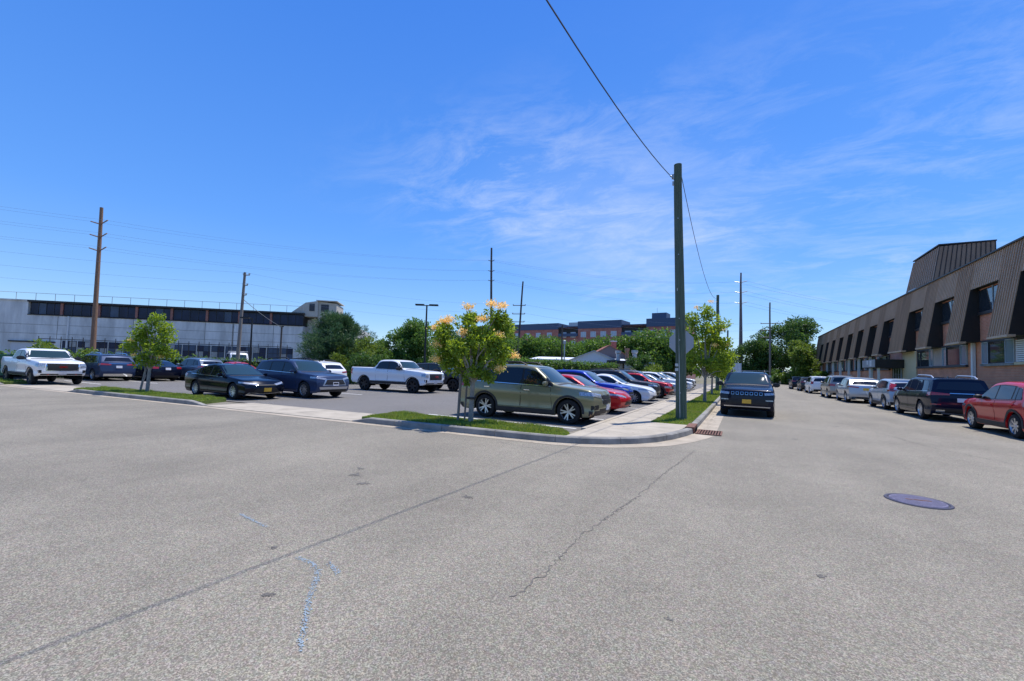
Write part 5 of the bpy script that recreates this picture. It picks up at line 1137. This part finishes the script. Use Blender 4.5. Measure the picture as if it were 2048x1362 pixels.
blossoms(t2, [SC(q_) for q_ in [lat(-1.05, 0, 3.05, 0)[:3], lat(-.85, -.1, 3.12, 0)[:3], lat(-.2, 0, 3.55, 0)[:3], lat(.6, 0, 3.68, 0)[:3], lat(.95, .1, 3.62, 0)[:3], lat(-1.3, 0, 2.85, 0)[:3], lat(.9, -.3, 2.65, 0)[:3], lat(1.4, 0, 2.05, 0)[:3], lat(.95, -.3, 1.62, 0)[:3], lat(-1.2, -.2, 2.35, 0)[:3], lat(-1.2, -.1, 1.85, 0)[:3], lat(.3, -.3, 3.15, 0)[:3], lat(-.3, -.5, 2.7, 0)[:3]]], .125, 150)
box('tree_tie', (-.1, -.1, .62), (.1, .1, .68), BLACKM, t2)
for i, (x, y, l) in enumerate(((-6.87, 9.9, 'thicker leaning wooden stake left of the near young tree'), (-6.74, 10.03, 'thinner wooden stake between the thick stake and the near young tree'))):
    s_ = tag(empty('tree_stake', (x, y, .1)), l, 'stake', 'tree stakes'); MB().tube([(0, 0, -.1), (.05, .02, 1.5)], .038-.012*i, 8).build('stake_shaft', WOODK, s_)
C1 = [lat(0.25, 0, 3.35, .42), lat(.5, .1, 2.9, .55), lat(-.1, -.2, 2.8, .5), lat(-.75, .1, 2.55, .5), lat(.95, 0, 2.55, .42), lat(-.9, -.1, 2.1, .45), lat(-.1, .3, 2.15, .55), lat(.55, -.2, 1.95, .5), lat(-.35, -.2, 1.55, .45), lat(.9, .1, 1.75, .4), lat(.2, 0, 1.4, .35)]
t1 = tree('flowering_tree', 'young tree on the left grass island in front of the dark sedan', (-22.9, 9.3, .13), [(c[0]*.85, c[1]*.85, c[2]*.93, c[3]*.85) for c in C1], 4200, .125, LEAF_L, limbs((.02, .02), C1, .085, .012, 1.0)+[([(-.42, -.1, -.05), (-.3, 0, .9), (-.35, 0, 1.6)], [.045, .04, .02])], .52, group='young flowering trees')
blossoms(t1, [lat(-.72, -.2, 2.2, 0)[:3], lat(-.35, -.4, 1.55, 0)[:3], lat(.62, -.2, 1.5, 0)[:3]], .08, 50)
C3 = [lat(.1, 0, 4.75, .5), lat(-.6, .1, 4.3, .55), lat(.6, 0, 4.1, .6), lat(-.2, -.4, 3.6, .7), lat(-.85, .2, 3.2, .6), lat(.9, .1, 3.2, .65), lat(.2, .3, 2.9, .7), lat(-.5, -.2, 2.4, .6), lat(.9, -.1, 2.3, .6), lat(.2, -.3, 1.95, .5), lat(-.9, 0, 1.9, .4), lat(1.1, 0, 1.7, .35)]
t3 = tree('flowering_tree', 'street tree with faded blossoms right of the tall wooden pole', (-1.69, 25.8, .13), [(c[0], c[1], c[2]*1.03, c[3]) for c in C3], 7500, .14, LEAF_L, limbs((.02, .02), C3, .1, .015, 1.35), .52, group='young flowering trees')
blossoms(t3, [lat(.3, 0, 5.45, 0)[:3], lat(-.5, 0, 5.1, 0)[:3], lat(.9, -.2, 3.9, 0)[:3], lat(0, -.5, 3.8, 0)[:3], lat(1.2, 0, 3.1, 0)[:3], lat(.3, -.5, 3.0, 0)[:3]], .13, 90)
for i, (y, lab) in enumerate(((36.3, 'second street tree in the grass strip, half hidden by the first'), (47.5, 'third street tree in the grass strip, near the second wooden pole'), (58.5, 'farthest street tree in the grass strip'))):
    Cn = [(c[0]*.9+random.uniform(-.1, .1), c[1]*.9, c[2]*.86, c[3]*.95) for c in C3]
    tree('flowering_tree', lab, (-1.88, y, .13), Cn, 4000, .24, LEAF_L, limbs((.02, .02), Cn[::2], .09, .015, 1.3), .55, group='young flowering trees')
# larger trees behind the lot
def blob(n, w, h0, h1, r, seed, depth=1):
    rs = random.Random(seed); out = []
    for _ in range(n):
        z = rs.uniform(h0, h1); f = math.sqrt(max(.05, 1-((z-(h0+.4*(h1-h0)))/((h1-h0)*.64))**2)); l = rs.uniform(-w, w)*f; d = rs.uniform(-w, w)*f*depth; out.append(lat(l, d, z, r*rs.uniform(.7, 1.2)))
    return out
# long-needled pine: tiers of drooping boughs
def pine(label, base, H, Wd, seed):
    rs = random.Random(seed); t = tag(empty('pine_tree', base), label, 'tree'); Q = []; mb = MB(); mb.tube([(0, 0, -.1), (.1, 0, H*.5), (0, 0, H*.93)], [.22, .15, .04], 9)
    for k in range(78):
        z = H*(.22+.72*rs.random()**.9); f = (1-max(0, (z/H-.45))/.62)*(1 if z/H > .3 else .8); a = rs.uniform(0, 6.28); L_b = Wd*f*rs.uniform(.65, 1.08)
        e = Vector((math.cos(a)*L_b, math.sin(a)*L_b, z+L_b*rs.uniform(.05, .38))); s0 = Vector((0, 0, z-.15)); mdl = s0.lerp(e, .55)-Vector((0, 0, .12*L_b)); mb.tube([s0, mdl, e], [.06, .04, .015], 5)
        for q_ in range(9):
            f2 = .3+.7*q_/8; p = s0.lerp(mdl, f2*2) if f2 < .5 else mdl.lerp(e, f2*2-1); P, o = clump_pts(np.array(p)+rng.normal(size=3)*.18, .38, 60, (1, 1, .7), .2)
            Q.append(leaves(P, .34, .13, (math.cos(a)*.4, math.sin(a)*.4, .55), o, .02))
    tri_mesh('crown', np.concatenate(Q), NEEDLE, t, 4); mb.build('trunk', BARKD, t, 60); return t
pine('blue-green long-needled pine standing right of the factory', (-32.2, 26.9, 0), 6.1, 3.5, 3)
BT = 'trees and shrubs behind the lot'
def big(label, base, w, h0, h1, r, seed, n, size, leafm, nc=16, name='leafy_tree', th=None, cat='tree', grp=BT):
    Cn = blob(nc, w, h0, h1, r, seed); return tree(name, label, base, Cn, n, size, leafm, limbs((0, 0), Cn[:8], .05*h1**.8*.6+.05, .03, th or h0+.3), .6, BARKD, grp, cat, sub=9)
big('round dense tree left of the double-headed lamp post', (-26.9, 30.5, 0), 2.1, 1.2, 5.0, 1.15, 11, 20000, .2, LEAF_M, 30)
big('dark tree just behind and right of the double-headed lamp post', (-25.4, 34.2, 0), 2.0, 1.2, 4.8, 1.1, 12, 14000, .2, LEAF_D, 24)
big('loose pale shrub tree between the pine and the round tree', (-28.9, 26.6, 0), 1.9, .7, 3.2, .9, 13, 11000, .18, LEAF_Y, 14)
big('light green bushy tree right of the staked tree, before the apartment block', (-27.5, 47.0, 0), 3.6, 1.5, 6.6, 1.5, 14, 18000, .26, LEAF_M, 30)
big('dense bush filling the gap between the pine and the round tree', (-28.4, 29.2, 0), 1.6, .6, 3.3, .95, 27, 9000, .19, LEAF_M, 16, 'shrub', cat='shrub')
big('low bushy shrub under the pine on its right', (-26.6, 24.9, 0), 1.2, .5, 2.0, .7, 15, 3000, .17, LEAF_D, 10, 'shrub', cat='shrub')
big('small bright shrub above the hood of the far left pickup', (-41.0, 10.6, 0), 1.3, .9, 2.6, .6, 16, 2400, .2, LEAF_Y, 9, 'shrub', cat='shrub')
big('low shrub at the foot of the brown transmission pole', (-42.2, 13.6, 0), 1.1, .5, 1.7, .5, 17, 2000, .2, LEAF_Y, 8, 'shrub', cat='shrub')
big('light shrub near the hedge end by the brown-roofed house', (-11.2, 63.5, 0), 1.6, .7, 3.1, .9, 18, 3400, .26, LEAF_Y, 10, 'shrub', cat='shrub')
big('dark upright shrub left of the light one at the hedge end', (-13.2, 64.6, 0), 1.3, .9, 4.3, .9, 19, 3600, .26, LEAF_D, 12, 'shrub', cat='shrub')
big('tall spreading tree beyond the street end behind the grey utility pole', (10.6, 113, 0), 5.6, 4.0, 13.4, 2.5, 21, 24000, .42, LEAF_D, 26)
big('medium dark tree left of the grey utility pole at the street end', (4.0, 112, 0), 4.2, 1.5, 8.6, 2.0, 22, 16000, .42, LEAF_D, 18)
big('bright green young tree in front of the tall spreading tree', (10.4, 101.5, 0), 2.6, 1.0, 8.0, 1.6, 23, 15000, .36, LEAF_Y, 18)
big('pale tree between the bright young tree and the office corner', (14.8, 117, 0), 2.6, 1.0, 8.0, 1.8, 24, 9000, .4, LEAF_M, 12)
big('small distant tree left of the street end', (-3.2, 126, 0), 3.0, 2.0, 7.0, 1.6, 25, 4000, .45, LEAF_D, 12)
for i, (x, y) in enumerate(((7.0, 104), (9.2, 103), (11.6, 101), (13.6, 99))):
    big(['low bush right beside the white panel wall at the street end', 'low bush left of the bright young tree base', 'low bush at the foot of the bright young tree', 'low bush against the far corner of the office'][i], (x, y, 0), 1.1, .5, 2.4, .8, 30+i, 1600, .34, LEAF_M, 7, 'shrub', cat='shrub')
# hedges: ivy-covered fence lines
def hedge(label, pts, h, w, dens, size, leafm, core=None):
    t = tag(empty('hedge', (pts[0][0], pts[0][1], 0)), label, 'hedge', 'hedges round the lot'); Q = []; o0 = np.array((*pts[0], 0.)); mb = MB()
    for (a, b) in zip(pts, pts[1:]):
        A, B = np.array(a, float), np.array(b, float); L_h = np.linalg.norm(B-A); d = (B-A)/L_h; nrm = np.array((-d[1], d[0])); n = int(L_h*h*dens)
        s = rng.random(n)*L_h; z = rng.random(n)**.85*h; bump = .18*np.sin(s*2.1)*np.sin(z*3+s)+.12*np.sin(s*5.3+z*4)
        side = np.where(rng.random(n) < .8, -1 if nrm@A > 0 else 1, 0); depth = np.where(side == 0, rng.uniform(-.5, .5, n)*w, side*(w/2+bump)); zz = np.where(side == 0, h+bump*.9+rng.normal(size=n)*.08, z*(1+.06*np.sin(s*1.7)))
        P = np.stack([A[0]+d[0]*s+nrm[0]*depth, A[1]+d[1]*s+nrm[1]*depth, zz], 1)-o0; Q.append(leaves(P, size, .7, (0, 0, -.3)))
        e = A-o0[:2]; f = B-o0[:2]; c4 = [e-nrm*w*.3, f-nrm*w*.3, f+nrm*w*.3, e+nrm*w*.3]; mb.prism([tuple(x) for x in c4], 0, h*.93)
    mb.build('twig_core', mat('hedge_core', (.02, .028, .012), .95, var=.4, vscale=3), t); tri_mesh('foliage', np.concatenate(Q), leafm, t, 4); return t
hedge('clipped hedge along the lot in front of the white factory', [(-43.6, 8.6), (-42.2, 12.5), (-40.6, 15.2), (-36.4, 20.3), (-33.6, 22.8)], 1.65, .7, 150, .15, LEAF_M)
hedge('ivy-covered fence behind the pickup and the off-roader', [(-31.8, 25.2), (-29.2, 29.4), (-25.5, 35.6)], 1.9, .8, 150, .16, LEAF_D)
hedge('tall ivy-covered fence running back to the flat-roofed garage', [(-25.3, 36.0), (-21.9, 42.2), (-20.3, 48.4), (-15.9, 62.6)], 2.6, 1.0, 130, .2, LEAF_M)
# far wood in front of the apartment block
Q = []
for i in range(70):
    f = i/69; x = -60+50*f+random.uniform(-1, 1); y = 96+6*math.sin(f*3)+random.uniform(-3, 5); hz = 7.7+.7*math.sin(f*9)+random.uniform(-.9, .7)+1.0*f
    for k in range(5):
        P, o = clump_pts((x+random.uniform(-2, 2), y+random.uniform(-2, 2), hz*(.35+.16*k)), random.uniform(1.4, 2.2), 240); Q.append(leaves(P, .55, .6, (0, 0, -.1), o))
tag(tri_mesh('tree_belt', np.concatenate(Q), LEAF_M, None, 4), 'belt of leafy trees in front of the far apartment block', 'trees', kind='stuff')
Q = []
for i in range(40):
    x = -200+i*10+random.uniform(-3, 3); y = 190+random.uniform(-10, 20)
    for k in range(3):
        P, o = clump_pts((x+random.uniform(-4, 4), y, 2.5+k*1.7), random.uniform(3, 4.2), 90); Q.append(leaves(P, 1.2, .6, (0, 0, -.1), o))
tag(tri_mesh('tree_belt', np.concatenate(Q), LEAF_D, None, 4), 'distant line of trees along the horizon', 'trees', kind='stuff')
